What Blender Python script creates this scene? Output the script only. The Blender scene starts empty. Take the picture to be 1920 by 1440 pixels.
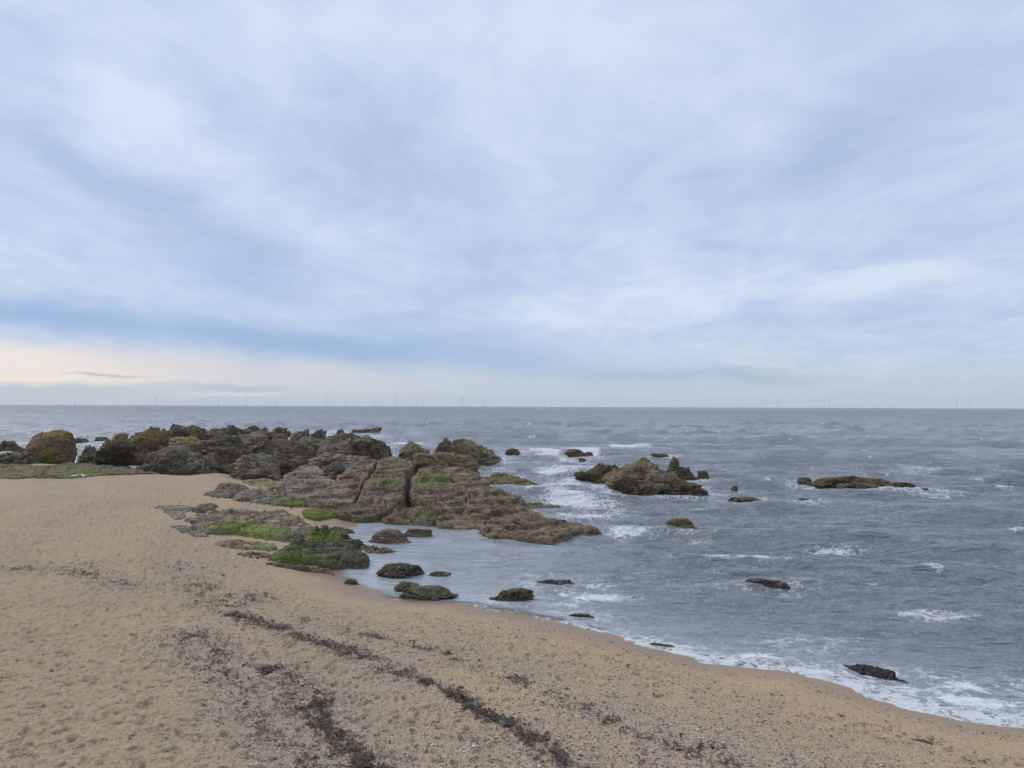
import bpy, bmesh, math, random
import numpy as np
from mathutils import Matrix, Vector

# ------------------------------------------------------------------ camera
SC = bpy.context.scene
COL = SC.collection
CAM_H = 6.0
FPX = 1387.0                      # focal length in pixels of the 1920 px wide frame
PITCH, ROLL = math.radians(1.745), math.radians(0.21)
FW = np.array([0.0, math.cos(PITCH), math.sin(PITCH)])
U0 = np.array([0.0, -math.sin(PITCH), math.cos(PITCH)])
X0 = np.array([1.0, 0.0, 0.0])
UP = math.cos(ROLL) * U0 - math.sin(ROLL) * X0
RT = math.cos(ROLL) * X0 + math.sin(ROLL) * U0
CAMPOS = np.array([0.0, 0.0, CAM_H])
cam = bpy.data.cameras.new("camera")
cam.sensor_width = 36.0
cam.lens = FPX / 1920 * 36
cam.clip_start, cam.clip_end = 0.1, 80000
cam_ob = bpy.data.objects.new("camera", cam)
COL.objects.link(cam_ob)
M = Matrix.Identity(4)
for i in range(3):
    M[i][0], M[i][1], M[i][2], M[i][3] = RT[i], UP[i], -FW[i], CAMPOS[i]
cam_ob.matrix_world = M
SC.camera = cam_ob
SC.view_settings.view_transform = 'Standard'
SC.view_settings.look = 'None'
SC.view_settings.exposure = 0.35
SC.view_settings.gamma = 1.0

# ------------------------------------------------------------------ node helpers
class G:
    """small expression helper round a node tree"""
    def __init__(s, nt):
        s.nt = nt
    def node(s, t, **kw):
        n = s.nt.nodes.new(t)
        for k, v in kw.items():
            setattr(n, k, v)
        return n
    def put(s, sock, v):
        if isinstance(v, bpy.types.NodeSocket):
            s.nt.links.new(v, sock)
        elif v is not None:
            if isinstance(v, (tuple, list)) and len(v) == 3 and sock.type == 'RGBA':
                v = (*v, 1.0)
            sock.default_value = v
    def m(s, op, a, b=None, c=None, clamp=False):
        n = s.node('ShaderNodeMath', operation=op, use_clamp=clamp)
        for i, v in enumerate((a, b, c)):
            if v is not None:
                s.put(n.inputs[i], v)
        return n.outputs[0]
    def add(s, *a):
        r = a[0]
        for b in a[1:]:
            r = s.m('ADD', r, b)
        return r
    def sub(s, a, b): return s.m('SUBTRACT', a, b)
    def mul(s, *a):
        r = a[0]
        for b in a[1:]:
            r = s.m('MULTIPLY', r, b)
        return r
    def div(s, a, b): return s.m('DIVIDE', a, b)
    def ss(s, x, a, b):
        n = s.node('ShaderNodeMapRange', interpolation_type='SMOOTHSTEP')
        s.put(n.inputs[0], x); s.put(n.inputs[1], a); s.put(n.inputs[2], b)
        n.inputs[3].default_value = 0.0; n.inputs[4].default_value = 1.0
        return n.outputs[0]
    def lin(s, x, a, b, c=0.0, d=1.0):
        n = s.node('ShaderNodeMapRange')
        s.put(n.inputs[0], x); s.put(n.inputs[1], a); s.put(n.inputs[2], b)
        s.put(n.inputs[3], c); s.put(n.inputs[4], d)
        return n.outputs[0]
    def xyz(s, x, y, z):
        n = s.node('ShaderNodeCombineXYZ')
        s.put(n.inputs[0], x); s.put(n.inputs[1], y); s.put(n.inputs[2], z)
        return n.outputs[0]
    def sep(s, v):
        n = s.node('ShaderNodeSeparateXYZ'); s.put(n.inputs[0], v)
        return n.outputs[0], n.outputs[1], n.outputs[2]
    def noise(s, v, scale, detail=4.0, rough=0.55, dist=0.0, col=False):
        n = s.node('ShaderNodeTexNoise')
        s.put(n.inputs['Vector'], v)
        n.inputs['Scale'].default_value = scale; n.inputs['Detail'].default_value = detail
        n.inputs['Roughness'].default_value = rough; n.inputs['Distortion'].default_value = dist
        return n.outputs['Color' if col else 'Fac']
    def voro(s, v, scale, feature='F1', out='Distance', rnd=1.0):
        n = s.node('ShaderNodeTexVoronoi', feature=feature)
        s.put(n.inputs['Vector'], v)
        n.inputs['Scale'].default_value = scale; n.inputs['Randomness'].default_value = rnd
        return n.outputs[out]
    def mix(s, f, a, b, blend='MIX'):
        n = s.node('ShaderNodeMix', data_type='RGBA', blend_type=blend)
        s.put(n.inputs[0], f); s.put(n.inputs[6], a); s.put(n.inputs[7], b)
        return n.outputs[2]
    def mapv(s, v, scale=(1, 1, 1), rot=(0, 0, 0), loc=(0, 0, 0)):
        n = s.node('ShaderNodeMapping')
        s.put(n.inputs[0], v)
        n.inputs['Location'].default_value = loc
        n.inputs['Rotation'].default_value = rot; n.inputs['Scale'].default_value = scale
        return n.outputs[0]
    def attr(s, name, out='Fac'):
        n = s.node('ShaderNodeAttribute', attribute_name=name)
        return n.outputs[out]
    def bump(s, h, strength=1.0, dist=0.05, normal=None):
        n = s.node('ShaderNodeBump')
        n.inputs['Strength'].default_value = strength
        n.inputs['Distance'].default_value = dist
        s.put(n.inputs['Height'], h)
        if normal is not None:
            s.put(n.inputs['Normal'], normal)
        return n.outputs[0]

def new_mat(name):
    m = bpy.data.materials.new(name)
    m.use_nodes = True
    m.node_tree.nodes.clear()
    g = G(m.node_tree)
    out = g.node('ShaderNodeOutputMaterial')
    b = g.node('ShaderNodeBsdfPrincipled')
    g.nt.links.new(b.outputs[0], out.inputs[0])
    return m, g, b, out

# ------------------------------------------------------------------ world: overcast sky
SUN_EL, SUN_AZ = math.radians(40), math.radians(-62)     # azimuth from +Y, towards -X
def build_world():
    w = bpy.data.worlds.new("World")
    SC.world = w
    w.use_nodes = True
    nt = w.node_tree
    nt.nodes.clear()
    g = G(nt)
    out = g.node('ShaderNodeOutputWorld')
    bg = g.node('ShaderNodeBackground')
    nt.links.new(bg.outputs[0], out.inputs[0])
    bg.inputs[1].default_value = 0.1
    sky = g.node('ShaderNodeTexSky', sky_type='NISHITA')
    sky.sun_disc = False
    sky.sun_elevation = SUN_EL
    sky.sun_rotation = SUN_AZ
    dvec = g.node('ShaderNodeTexCoord').outputs['Generated']
    x, y, z = g.sep(dvec)
    zp = g.m('MAXIMUM', z, 0.0)
    front = g.ss(y, 0.05, 0.35)
    yy = g.m('MAXIMUM', y, 0.08)
    # cloud sheet seen in perspective: direction met with a layer overhead
    den = g.add(zp, 0.11)
    qx, qy = g.div(x, den), g.div(y, den)
    q = g.xyz(qx, qy, 0.0)
    wob = g.noise(q, 0.9, 3.0, 0.55)
    wob2 = g.noise(g.mapv(q, loc=(9, 4, 0)), 0.9, 3.0, 0.55)
    qw = g.xyz(g.add(qx, g.mul(g.sub(wob, 0.5), 0.9)), g.add(qy, g.mul(g.sub(wob2, 0.5), 0.9)), 0.0)
    nA = g.noise(g.mapv(qw, (1.15, 0.42, 1), (0, 0, 0.25), (3.1, 1.7, 0)), 1.0, 5.0, 0.5)
    nB = g.noise(g.mapv(qw, (2.6, 1.3, 1), (0, 0, -0.35), (7.3, 2.2, 0)), 1.0, 7.0, 0.55)
    nC = g.noise(g.mapv(qw, (0.5, 0.3, 1), (0, 0, 0.1), (1.3, 8.2, 0)), 1.0, 3.0, 0.5)
    # direction as slope left-right (u) and up (v)
    u, v = g.div(x, yy), g.div(z, yy)
    uvw = g.noise(g.xyz(g.mul(u, 6.0), g.mul(v, 16.0), 2.0), 1.0, 5.0, 0.6)
    uvw2 = g.noise(g.xyz(g.mul(u, 4.0), g.mul(v, 10.0), 12.0), 1.0, 5.0, 0.6)
    ud = g.add(u, g.mul(g.sub(uvw, 0.5), 0.16))
    vd = g.add(v, g.mul(g.sub(uvw2, 0.5), 0.055))
    HZ = 762.5
    def blob(px, py, su, sv, rot=0.0, amt=1.0, pw=1.0, warp=True):
        cu, cv = (px - 960) / FPX, (HZ - py) / FPX
        a = g.sub(ud if warp else u, cu); b = g.sub(vd if warp else v, cv)
        c, s_ = math.cos(rot), math.sin(rot)
        p = g.div(g.add(g.mul(a, c), g.mul(b, s_)), su / FPX)
        r = g.div(g.sub(g.mul(b, c), g.mul(a, s_)), sv / FPX)
        e = g.add(g.m('POWER', g.m('ABSOLUTE', p), 2.0 * pw), g.m('POWER', g.m('ABSOLUTE', r), 2.0 * pw))
        return g.mul(g.m('EXPONENT', g.mul(e, -1.0)), front, amt)
    nD = g.noise(g.mapv(qw, (6.5, 3.6, 1), (0, 0, 0.5), (2.3, 5.2, 0)), 1.0, 7.0, 0.62)
    t = g.add(g.mul(nA, 0.34), g.mul(nB, 0.38), g.mul(nC, 0.22), g.mul(nD, 0.40), -0.09)       # about 0.58 +- 0.12
    bright = g.lin(t, 0.36, 0.80, 0.0, 1.0)
    for p in BRIGHT:
        bright = g.add(bright, g.mul(blob(*p), 0.82))
    # climbs gently to the top of the frame
    bright = g.add(bright, g.mul(g.ss(v, 0.25, 0.55), 0.14))
    n = g.node('ShaderNodeValToRGB')
    cr = n.color_ramp
    cr.elements[0].position = 0.0; cr.elements[0].color = (0.43, 0.535, 0.755, 1)
    cr.elements[1].position = 1.0; cr.elements[1].color = (0.685, 0.762, 0.925, 1)
    e = cr.elements.new(0.45); e.color = (0.53, 0.625, 0.835, 1)
    g.put(n.inputs[0], bright)
    cloud = n.outputs[0]
    # paler, greener haze towards the horizon
    hz = g.m('EXPONENT', g.mul(g.m('POWER', g.div(g.m('MAXIMUM', v, 0.0), 0.062), 2.0), -1.0))
    cloud = g.mix(g.mul(hz, 0.85), cloud, (0.515, 0.60, 0.67))
    for px, py, su, sv, rot, amt, pw, c in TINTS:
        cloud = g.mix(g.mul(blob(px, py, su, sv, rot, amt, pw), 0.92), cloud, c)
    # brighter overcast overhead and behind the camera
    lift = g.add(1.0, g.mul(g.ss(z, 0.5, 0.95), 0.45), g.mul(g.ss(y, 0.25, -0.5), 0.15))
    k = g.mul(lift, 7.9)
    cl10 = g.node('ShaderNodeVectorMath', operation='SCALE')
    g.put(cl10.inputs[0], cloud); g.put(cl10.inputs['Scale'], k)
    col = g.mix(0.93, sky.outputs[0], cl10.outputs[0])
    g.put(bg.inputs[0], col)
    w.cycles.sampling_method = 'MANUAL'
    w.cycles.sample_map_resolution = 512

BRIGHT = [  # px, py, size u, size v, rotation, amount
    (300, 250, 240, 60, -0.62, 0.45), (460, 340, 160, 45, -0.6, 0.22), (950, 210, 120, 150, 0, 0.25), (640, 30, 420, 60, 0, 0.3),
    (1050, 30, 180, 120, 0, 0.25), (1060, 600, 60, 26, 0, 0.35), (1300, 555, 360, 42, 0.12, 0.55), (1660, 517, 150, 18, 0.12, 0.7),
    (1820, 520, 200, 40, 0.1, 0.25), (1250, 190, 160, 40, 0.3, 0.25), (1400, 270, 120, 40, 0.7, 0.25),
    (1250, 660, 260, 30, 0, 0.3), (1100, 330, 90, 90, 0, 0.15),
    (120, 300, 260, 40, -0.6, -0.5), (380, 440, 330, 45, -0.5, -0.45), (50, 60, 120, 120, 0, -0.35), (700, 270, 160, 80, 0, -0.25),
    (1750, 150, 240, 90, 0.5, -0.35), (1500, 310, 180, 60, 0.3, -0.3), (1180, 350, 90, 60, 0, -0.2), (1320, 325, 60, 12, 0.25, -0.35),
    (1370, 462, 80, 10, 0.0, -0.4), (860, 330, 110, 70, 0, -0.25), (1000, 470, 160, 30, 0, -0.25), (1500, 590, 300, 22, 0.05, -0.25),
]
BLUE = (0.275, 0.43, 0.695)
TINTS = [  # px, py, size u, size v, rotation, amount, hardness, colour
    (430, 520, 150, 45, -0.3, 0.55, 1.0, (0.32, 0.47, 0.745)),
    (60, 590, 260, 32, -0.12, 0.95, 1.0, BLUE),
    (560, 645, 420, 30, -0.10, 0.95, 1.0, BLUE),
    (900, 655, 260, 34, -0.05, 0.6, 1.0, (0.34, 0.485, 0.73)),
    (720, 600, 80, 12, 0, 0.35, 1.0, (0.34, 0.51, 0.76)),
    (270, 695, 420, 38, -0.055, 0.93, 1.7, (0.70, 0.665, 0.69)),
    (0, 685, 260, 38, -0.10, 0.95, 1.3, (0.87, 0.80, 0.745)),
    (40, 712, 210, 9, 0, 0.6, 1.0, (0.93, 0.83, 0.68)),
    (680, 718, 230, 20, -0.03, 0.5, 1.5, (0.58, 0.63, 0.69)),
    (110, 735, 230, 12, 0.0, 0.92, 1.6, (0.47, 0.56, 0.645)),
    (430, 731, 110, 8, -0.03, 0.9, 1.4, (0.42, 0.525, 0.66)),
    (430, 743, 110, 3.2, 0.01, 0.85, 1.0, (0.74, 0.72, 0.70)),
    (188, 709, 62, 2.4, -0.03, 0.85, 1.4, (0.45, 0.45, 0.56)),
    (1250, 706, 250, 14, 0.0, 0.75, 1.3, (0.415, 0.515, 0.665)),
    (1430, 705, 70, 10, -0.03, 0.6, 1.0, (0.39, 0.48, 0.63)),
    (1090, 694, 120, 5, -0.06, 0.5, 1.0, (0.41, 0.50, 0.67)),
    (1440, 686, 90, 4, -0.05, 0.5, 1.0, (0.66, 0.71, 0.79)),
    (1000, 720, 60, 3, 0.0, 0.4, 1.0, (0.66, 0.68, 0.72)),
]
build_world()
sun = bpy.data.lights.new("sun", 'SUN')
sun.energy = 1.5
sun.angle = math.radians(12)
sun.color = (1.0, 0.90, 0.74)
sun_ob = bpy.data.objects.new("sun", sun)
COL.objects.link(sun_ob)
sdir = Vector((math.sin(SUN_AZ) * math.cos(SUN_EL), math.cos(SUN_AZ) * math.cos(SUN_EL), math.sin(SUN_EL)))
sun_ob.rotation_euler = sdir.to_track_quat('Z', 'Y').to_euler()
sun_ob.location = (0, 0, 50)

# ------------------------------------------------------------------ maths helpers
rng = np.random.default_rng(7)
PERM = np.random.default_rng(3).permutation(256).astype(np.int64)
PERM = np.concatenate([PERM, PERM, PERM])
GR = np.random.default_rng(5).normal(size=(256, 3))
GR /= np.linalg.norm(GR, axis=1)[:, None]
def perlin(x, y, z=0.0):
    x = np.asarray(x, float); y = np.asarray(y, float); z = np.broadcast_to(np.asarray(z, float), x.shape)
    xi, yi, zi = np.floor(x).astype(np.int64), np.floor(y).astype(np.int64), np.floor(z).astype(np.int64)
    xf, yf, zf = x - xi, y - yi, z - zi
    xi &= 255; yi &= 255; zi &= 255
    s = lambda t: t * t * t * (t * (t * 6 - 15) + 10)
    a, b, c = s(xf), s(yf), s(zf)
    def gd(i, j, k):
        gi = GR[PERM[PERM[PERM[xi + i] + yi + j] + zi + k]]
        return gi[..., 0] * (xf - i) + gi[..., 1] * (yf - j) + gi[..., 2] * (zf - k)
    l = lambda p, q_, t: p + (q_ - p) * t
    x00 = l(gd(0, 0, 0), gd(1, 0, 0), a); x10 = l(gd(0, 1, 0), gd(1, 1, 0), a)
    x01 = l(gd(0, 0, 1), gd(1, 0, 1), a); x11 = l(gd(0, 1, 1), gd(1, 1, 1), a)
    return l(l(x00, x10, b), l(x01, x11, b), c) * 1.6
def fbm(x, y, z=0.0, oct=4, gain=0.5, lac=2.03, ridged=False):
    t, amp, f, nrm = 0.0, 1.0, 1.0, 0.0
    for i in range(oct):
        n = perlin(x * f + 17.3 * i, y * f + 5.1 * i, z * f + 9.7 * i)
        if ridged:
            n = 1.0 - 2.0 * np.abs(n)
        t = t + amp * n; nrm += amp; amp *= gain; f *= lac
    return t / nrm
def sstep(x, a, b):
    t = np.clip((x - a) / (b - a), 0, 1)
    return t * t * (3 - 2 * t)
def ray(px, py):
    return FW + ((px - 960) / FPX) * RT - ((py - 720) / FPX) * UP
def at(px, py, z=0.0):
    d = ray(px, py)
    return CAMPOS + d * ((z - CAM_H) / d[2])
def at_depth(px, py, D):
    d = ray(px, py)
    return CAMPOS + d * (D / d[1])
def project(P):
    d = np.asarray(P, float) - CAMPOS
    f = d @ FW
    return 960 + FPX * (d @ RT) / f, 720 - FPX * (d @ UP) / f, f
def poly_dist(px, py, poly):
    """signed distance, positive inside"""
    poly = np.asarray(poly, float)
    n = len(poly)
    best = np.full(px.shape, 1e18); inside = np.zeros(px.shape, bool)
    for i in range(n):
        a, b = poly[i], poly[(i + 1) % n]
        e = b - a
        t = np.clip(((px - a[0]) * e[0] + (py - a[1]) * e[1]) / max(e @ e, 1e-12), 0, 1)
        best = np.minimum(best, (px - a[0] - t * e[0]) ** 2 + (py - a[1] - t * e[1]) ** 2)
        if a[1] != b[1]:
            c = ((a[1] > py) != (b[1] > py)) & (px < (b[0] - a[0]) * (py - a[1]) / (b[1] - a[1]) + a[0])
            inside ^= c
    d = np.sqrt(best)
    return np.where(inside, d, -d)

def mesh_obj(name, verts, faces, mat=None, parent=None, smooth=True, attrs=None):
    """verts (n,3), faces (m,k) arrays -> ONE mesh object"""
    verts = np.asarray(verts, np.float32); faces = np.asarray(faces, np.int32)
    me = bpy.data.meshes.new(name)
    k = faces.shape[1]
    me.vertices.add(len(verts)); me.vertices.foreach_set('co', verts.ravel())
    me.loops.add(faces.size); me.loops.foreach_set('vertex_index', faces.ravel())
    me.polygons.add(len(faces))
    me.polygons.foreach_set('loop_start', np.arange(0, faces.size, k, dtype=np.int32))
    me.update(calc_edges=True)
    me.polygons.foreach_set('use_smooth', np.full(len(faces), smooth, dtype=bool))
    for an, av in (attrs or {}).items():
        at_ = me.attributes.new(an, 'FLOAT', 'POINT')
        at_.data.foreach_set('value', np.asarray(av, np.float32).ravel())
    if mat is not None:
        me.materials.append(mat)
    ob = bpy.data.objects.new(name, me)
    COL.objects.link(ob)
    if parent is not None:
        ob.parent = parent
    return ob
def tag(o, label=None, cat=None, group=None, kind=None):
    for k, v in (('label', label), ('category', cat), ('group', group), ('kind', kind)):
        if v:
            o[k] = v
    return o
def grid_faces(nr, nc, keep=None):
    i = np.arange(nr - 1)[:, None] * nc + np.arange(nc - 1)[None, :]
    f = np.stack([i, i + 1, i + nc + 1, i + nc], -1).reshape(-1, 4)
    if keep is not None:
        f = f[keep.ravel()[f].any(1)]
    return f
def compact(v, f, attrs=None):
    used = np.zeros(len(v), bool); used[f.ravel()] = True
    idx = np.cumsum(used) - 1
    return v[used], idx[f], {k: a[used] for k, a in (attrs or {}).items()}

# ------------------------------------------------------------------ shoreline and sand height
SHORE_PX = [(1920, 1355), (1860, 1352), (1800, 1342), (1720, 1324), (1650, 1304), (1600, 1284), (1560, 1270), (1500, 1258), (1400, 1248),
            (1330, 1239), (1319, 1231), (1267, 1223), (1225, 1211), (1183, 1201), (1142, 1189), (1100, 1180), (1046, 1165), (979, 1152),
            (911, 1141), (884, 1132), (775, 1128), (721, 1121), (694, 1109), (650, 1092), (627, 1080), (640, 1045), (612, 1012),
            (622, 992), (650, 984), (700, 970)]
LAND = [at(*p)[:2] for p in SHORE_PX] + [np.array(p) for p in
        [(-9.5, 46), (-14.5, 54), (-18, 62), (-26, 70), (-46, 76), (-70, 78), (-160, 84), (-300, 60), (-300, -300), (300, -300), (120, -60), (40, -14), (20, 3), (13.2, 10.5)]]
LAND = np.array(LAND)
def land_d(x, y):
    return poly_dist(np.asarray(x, float), np.asarray(y, float), LAND)
def sand_from_d(d, x, y):
    up = 1.25 * (1 - np.exp(-np.maximum(d, 0) / 8.0)) + 0.012 * np.maximum(d - 8, 0)
    dn = -np.minimum(np.maximum(-d, 0) * 0.12 + .25 * np.maximum(-d - 1.5, 0), 4.0)
    z = np.where(d > 0, up, dn)
    inn = sstep(d, 0.8, 5)
    z = z + inn * (0.10 * perlin(x / 7, y / 9, 1.3) + 0.05 * perlin(x / 2.3, y / 3.1, 4.2))
    # beach cusps: low terraces that run along the shore
    z = z + inn * 0.07 * np.sin(d * 1.15 + 1.5 * perlin(x / 9, y / 9, 7.7))
    return z
def sand_z(x, y):
    x = np.atleast_1d(np.asarray(x, float)); y = np.atleast_1d(np.asarray(y, float))
    return sand_from_d(land_d(x, y), x, y)
def on_sand(pts):
    """pixels -> points of the sand surface"""
    pts = np.asarray(pts, float).reshape(-1, 2)
    d = FW[None] + ((pts[:, :1] - 960) / FPX) * RT[None] - ((pts[:, 1:] - 720) / FPX) * UP[None]
    z = np.full(len(pts), 0.8)
    for _ in range(14):
        t = (z - CAM_H) / d[:, 2]
        P = CAMPOS[None] + d * t[:, None]
        z = 0.5 * z + 0.5 * sand_z(P[:, 0], P[:, 1])
    return P

# ------------------------------------------------------------------ rock specs (all sizes measured off the photograph, 1920 px wide)
R_OUT, R_SEA, R_SLAB, R_POOL = "rocks of the outcrop", "rocks out in the sea", "slabs at the edge of the sand", "low rocks in the shallow inlet"
exec_tables = True
# boulders: x0, x1, y of top, y of base, z of base, depth/width, material, seed, roughness, label, group, options
B = []
def bo(x0, x1, yt, yb, zb, dr, mat, label, group, **kw):
    if group == R_SEA and zb == 0.0:
        zb = .10 if yb > 880 else .16                       # the wave troughs in front of it show its foot
    B.append((x0, x1, yt, yb, zb, dr, mat, label, group, kw))
# --- back ridge and left
bo(0, 47, 825, 847, 0.0, .8, 'dark', 'low dark rock with a small horn in the surf behind the green ledge, far left', R_SEA, rough=1.3)
bo(128, 169, 820, 835, 0.0, .8, 'dark', 'dark flat-topped rock in white surf just right of the big round boulder', R_SEA, rough=1.3)
bo(178, 204, 819, 827, 0.0, .8, 'dark', 'tiny dark rock in the surf left of the olive ridge', R_SEA)
bo(660, 716, 801, 813, 0.0, .5, 'dark', 'jagged black rock awash far out behind the big dark dome', R_SEA, rough=1.8)
bo(440, 492, 797, 822, 0.6, .9, 'dark', 'knobbly dark rock on the skyline left of the pointed stone', R_OUT, rough=1.6)
bo(512, 545, 800, 824, 0.4, 1., 'dark', 'pointed dark stone on the skyline of the outcrop', R_OUT, rough=1.2)
bo(545, 582, 804, 828, 0.3, 1., 'dark', 'rounded olive stone on the skyline left of the big dark dome', R_OUT)
bo(583, 612, 804, 828, 0.3, 1., 'dark', 'small dark twin-topped stone behind the left shoulder of the dome', R_OUT, rough=1.7)
bo(625, 655, 804, 826, 0.3, 1., 'dark', 'small cone-shaped stone behind the top of the big dark dome', R_OUT)
bo(478, 512, 801, 828, 0.5, 1., 'dark', 'broken dark stone between knobbly rock and pointed stone', R_OUT, rough=1.6)
bo(236, 330, 808, 856, .6, .7, 'dark', 'rough dark rock filling in behind the tall lichened hump', R_OUT, rough=1.4)
bo(420, 540, 809, 850, .5, .6, 'brown', 'long brownish crag behind the craggy near-black mass', R_OUT, rough=1.5)
bo(545, 640, 818, 852, .4, .6, 'dark', 'low ragged crag joining the ridge to the big dark dome', R_OUT, rough=1.5)
bo(298, 356, 793, 838, 0.8, .9, 'dark', 'highest dark rock at the back of the left ridge', R_OUT, rough=1.1)
bo(346, 396, 796, 838, 0.8, .9, 'olive', 'olive-topped rock behind the yellow-lichened slab', R_OUT)
bo(385, 446, 796, 840, 0.8, .9, 'dark', 'dark domed rock at the back right of the left ridge', R_OUT, rough=1.1)
bo(176, 244, 811, 884, 0.7, .9, 'brown', 'tall split brown rock at the left end of the long ridge', R_OUT, rough=1.5, lichen=[(226, 828, 1.2, .5)], weed=[(215, 870, 2.0, .9)])
bo(146, 190, 834, 877, 0.7, .9, 'dark', 'jagged dark rock right of the big round boulder', R_OUT, rough=1.8)
bo(228, 318, 799, 874, 0.7, .8, 'brown', 'tall hump with yellow-olive lichen on its crown', R_OUT, rough=1.0, lichen=[(280, 804, 1.8, .9)])
bo(252, 306, 816, 868, 0.75, .8, 'brown', 'rounded brown rock below the yellow-olive hump', R_OUT, rough=.9, lichen=[(290, 824, 1.0, .3)])
bo(286, 402, 819, 862, 0.8, .6, 'grey', 'grey slab-like rock spotted with bright yellow lichen', R_OUT, rough=1.0, lichen=[(356, 822, 1.6, 1.0), (310, 832, 1.2, .7), (372, 832, 1.2, .6)])
bo(268, 400, 838, 889, 0.85, .7, 'dark', 'long dark ridged rock with mossy foot behind the sand', R_OUT, rough=1.3, algae=[(330, 878, 1.8, .6), (285, 880, 1.6, .6)])
bo(378, 482, 838, 884, 0.85, .7, 'dark', 'dark rugged rock between the mossy-footed rock and the dome on the sand', R_OUT, rough=1.4, algae=[(395, 876, 1.8, .5)])
bo(384, 470, 806, 862, 0.8, .9, 'dark', 'craggy near-black rock mass in the middle of the ridge', R_OUT, rough=1.7)
bo(450, 530, 808, 858, 0.7, .9, 'dark', 'craggy olive-grey rock at the right end of the ridge', R_OUT, rough=1.7, lichen=[(505, 812, 1.4, .35)])
bo(48, 138, 806, 873, 0.75, .9, 'lichen', 'big round boulder with brown flanks and olive crown, standing alone', R_OUT, rough=.42, facets=70, wide=1.0, dome=.25, algae=[(86, 862, 1.15, 1.1)], lichen=[(112, 812, 1.2, .8), (80, 812, 1.0, .6)])
bo(-20, 62, 846, 884, 0.6, .9, 'dark', 'black weedy rocks at the left foot of the big round boulder', R_OUT, rough=1.7)
bo(436, 522, 850, 890, 0.85, .8, 'grey', 'grey dome-shaped rock resting on the sand', R_OUT, rough=.7, facets=12, algae=[(505, 884, 1.4, .5)])
bo(516, 592, 822, 888, 0.6, .8, 'brown', 'rusty brown rock with pale top left of the big dark dome', R_OUT, rough=1.1, lichen=[(575, 828, .9, .25)])
bo(578, 728, 811, 872, 0.9, .8, 'dark', 'big dark dome-shaped rock rising over the slabs', R_OUT, rough=1.0, facets=12)
bo(584, 690, 847, 880, 1.3, .7, 'grey', 'grey layered rock in front of the big dark dome', R_OUT, rough=.8)
bo(590, 652, 866, 898, 1.2, .8, 'dark', 'small dark block under the grey layered rock', R_OUT, rough=1.0)
bo(746, 816, 828, 864, 0.9, .9, 'tan', 'pale buff hump right of the gap of sea', R_OUT, rough=1.1)
bo(814, 848, 819, 862, 0.9, 1., 'brown', 'pinkish brown peak between the buff hump and the wedge-shaped rock', R_OUT, rough=1.3)
bo(836, 942, 821, 874, 0.0, .7, 'tan', 'large wedge-shaped buff rock sloping down right into the surf', R_OUT, rough=1.2, wedge=1.0, lichen=[(880, 830, 2.0, .45)])
bo(776, 894, 847, 894, 1.1, .6, 'tan', 'long rounded rock with golden lichen above the brown slabs', R_OUT, rough=.8, wedge=.5, lichen=[(845, 862, 2.2, .7)])
# --- sea rocks on the right
bo(1074, 1166, 868, 906, 0.0, .8, 'weed', 'low weedy tongue at the left end of the sea stack', R_SEA, rough=1.5, wedge=-.8)
bo(1126, 1288, 858, 922, 0.0, .7, 'stack', 'large craggy brown rock in the sea, the tallest there', R_SEA, rough=1.1, facets=40, dome=.8)
bo(1250, 1274, 855, 890, 0.3, 1., 'dark', 'square dark block perched at the back of the craggy sea rock', R_SEA)
bo(1240, 1310, 871, 906, 0.0, .8, 'weed', 'mossy right shoulder of the craggy sea rock', R_SEA, rough=1.5, algae=[(1290, 874, .8, .5)])
bo(1306, 1331, 882, 898, 0.0, .9, 'weed', 'small weedy knob off the right end of the craggy sea rock', R_SEA, rough=1.3)
bo(1148, 1262, 896, 932, 0.0, .6, 'weed', 'dark weed-hung rock at the front foot of the craggy sea rock', R_SEA, rough=1.6)
bo(1236, 1332, 902, 932, 0.0, .6, 'weed', 'olive weedy rock at the front right foot of the craggy sea rock', R_SEA, rough=1.6)
bo(1058, 1098, 841, 857, 0.0, .8, 'olive', 'small olive dome in the surf behind the craggy sea rock', R_SEA, rough=.9)
bo(1092, 1113, 847, 857, 0.0, .8, 'dark', 'little dark stone touching the small olive dome', R_SEA)
bo(1085, 1099, 859, 865, 0.0, .8, 'dark', 'speck of dark rock in front of the small olive dome', R_SEA)
bo(1219, 1254, 850, 857, 0.0, .6, 'dark', 'thin dark reef behind the tallest sea rock', R_SEA, rough=1.4)
bo(946, 978, 841, 851, 0.0, .8, 'dark', 'small dark rock in the surf right of the wedge-shaped rock', R_SEA, rough=1.4)
bo(1370, 1384, 910, 920, 0.0, .8, 'dark', 'lone dark knob just right of the craggy sea rock', R_SEA)
bo(1364, 1388, 932, 941, 0.0, .8, 'dark', 'left piece of the low reef below the lone knob', R_SEA)
bo(1378, 1430, 932, 942, 0.0, .7, 'weed', 'longer right piece of the low reef below the lone knob', R_SEA, rough=1.4)
bo(1240, 1310, 971, 994, 0.0, .6, 'olive', 'smooth olive whaleback rock alone in the channel', R_SEA, rough=.5)
bo(1494, 1530, 895, 911, 0.0, .8, 'dark', 'dark round stone at the left end of the flat far-right reef', R_SEA)
bo(1522, 1580, 894, 915, 0.0, .8, 'weed', 'olive-brown rock second from the left end of the far-right reef', R_SEA, rough=1.2)
bo(1562, 1626, 891, 912, 0.0, .8, 'weed', 'back rock in the middle of the flat far-right reef', R_SEA, rough=1.2)
bo(1600, 1678, 896, 914, 0.0, .8, 'weed', 'flat-topped rock behind the front of the far-right reef', R_SEA, rough=1.)
bo(1572, 1656, 905, 923, 0.0, .8, 'weed', 'front rock in the middle of the far-right reef', R_SEA, rough=1.4)
bo(1656, 1726, 903, 924, 0.0, .8, 'weed', 'olive rock near the right end of the far-right reef', R_SEA, rough=1.2)
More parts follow.
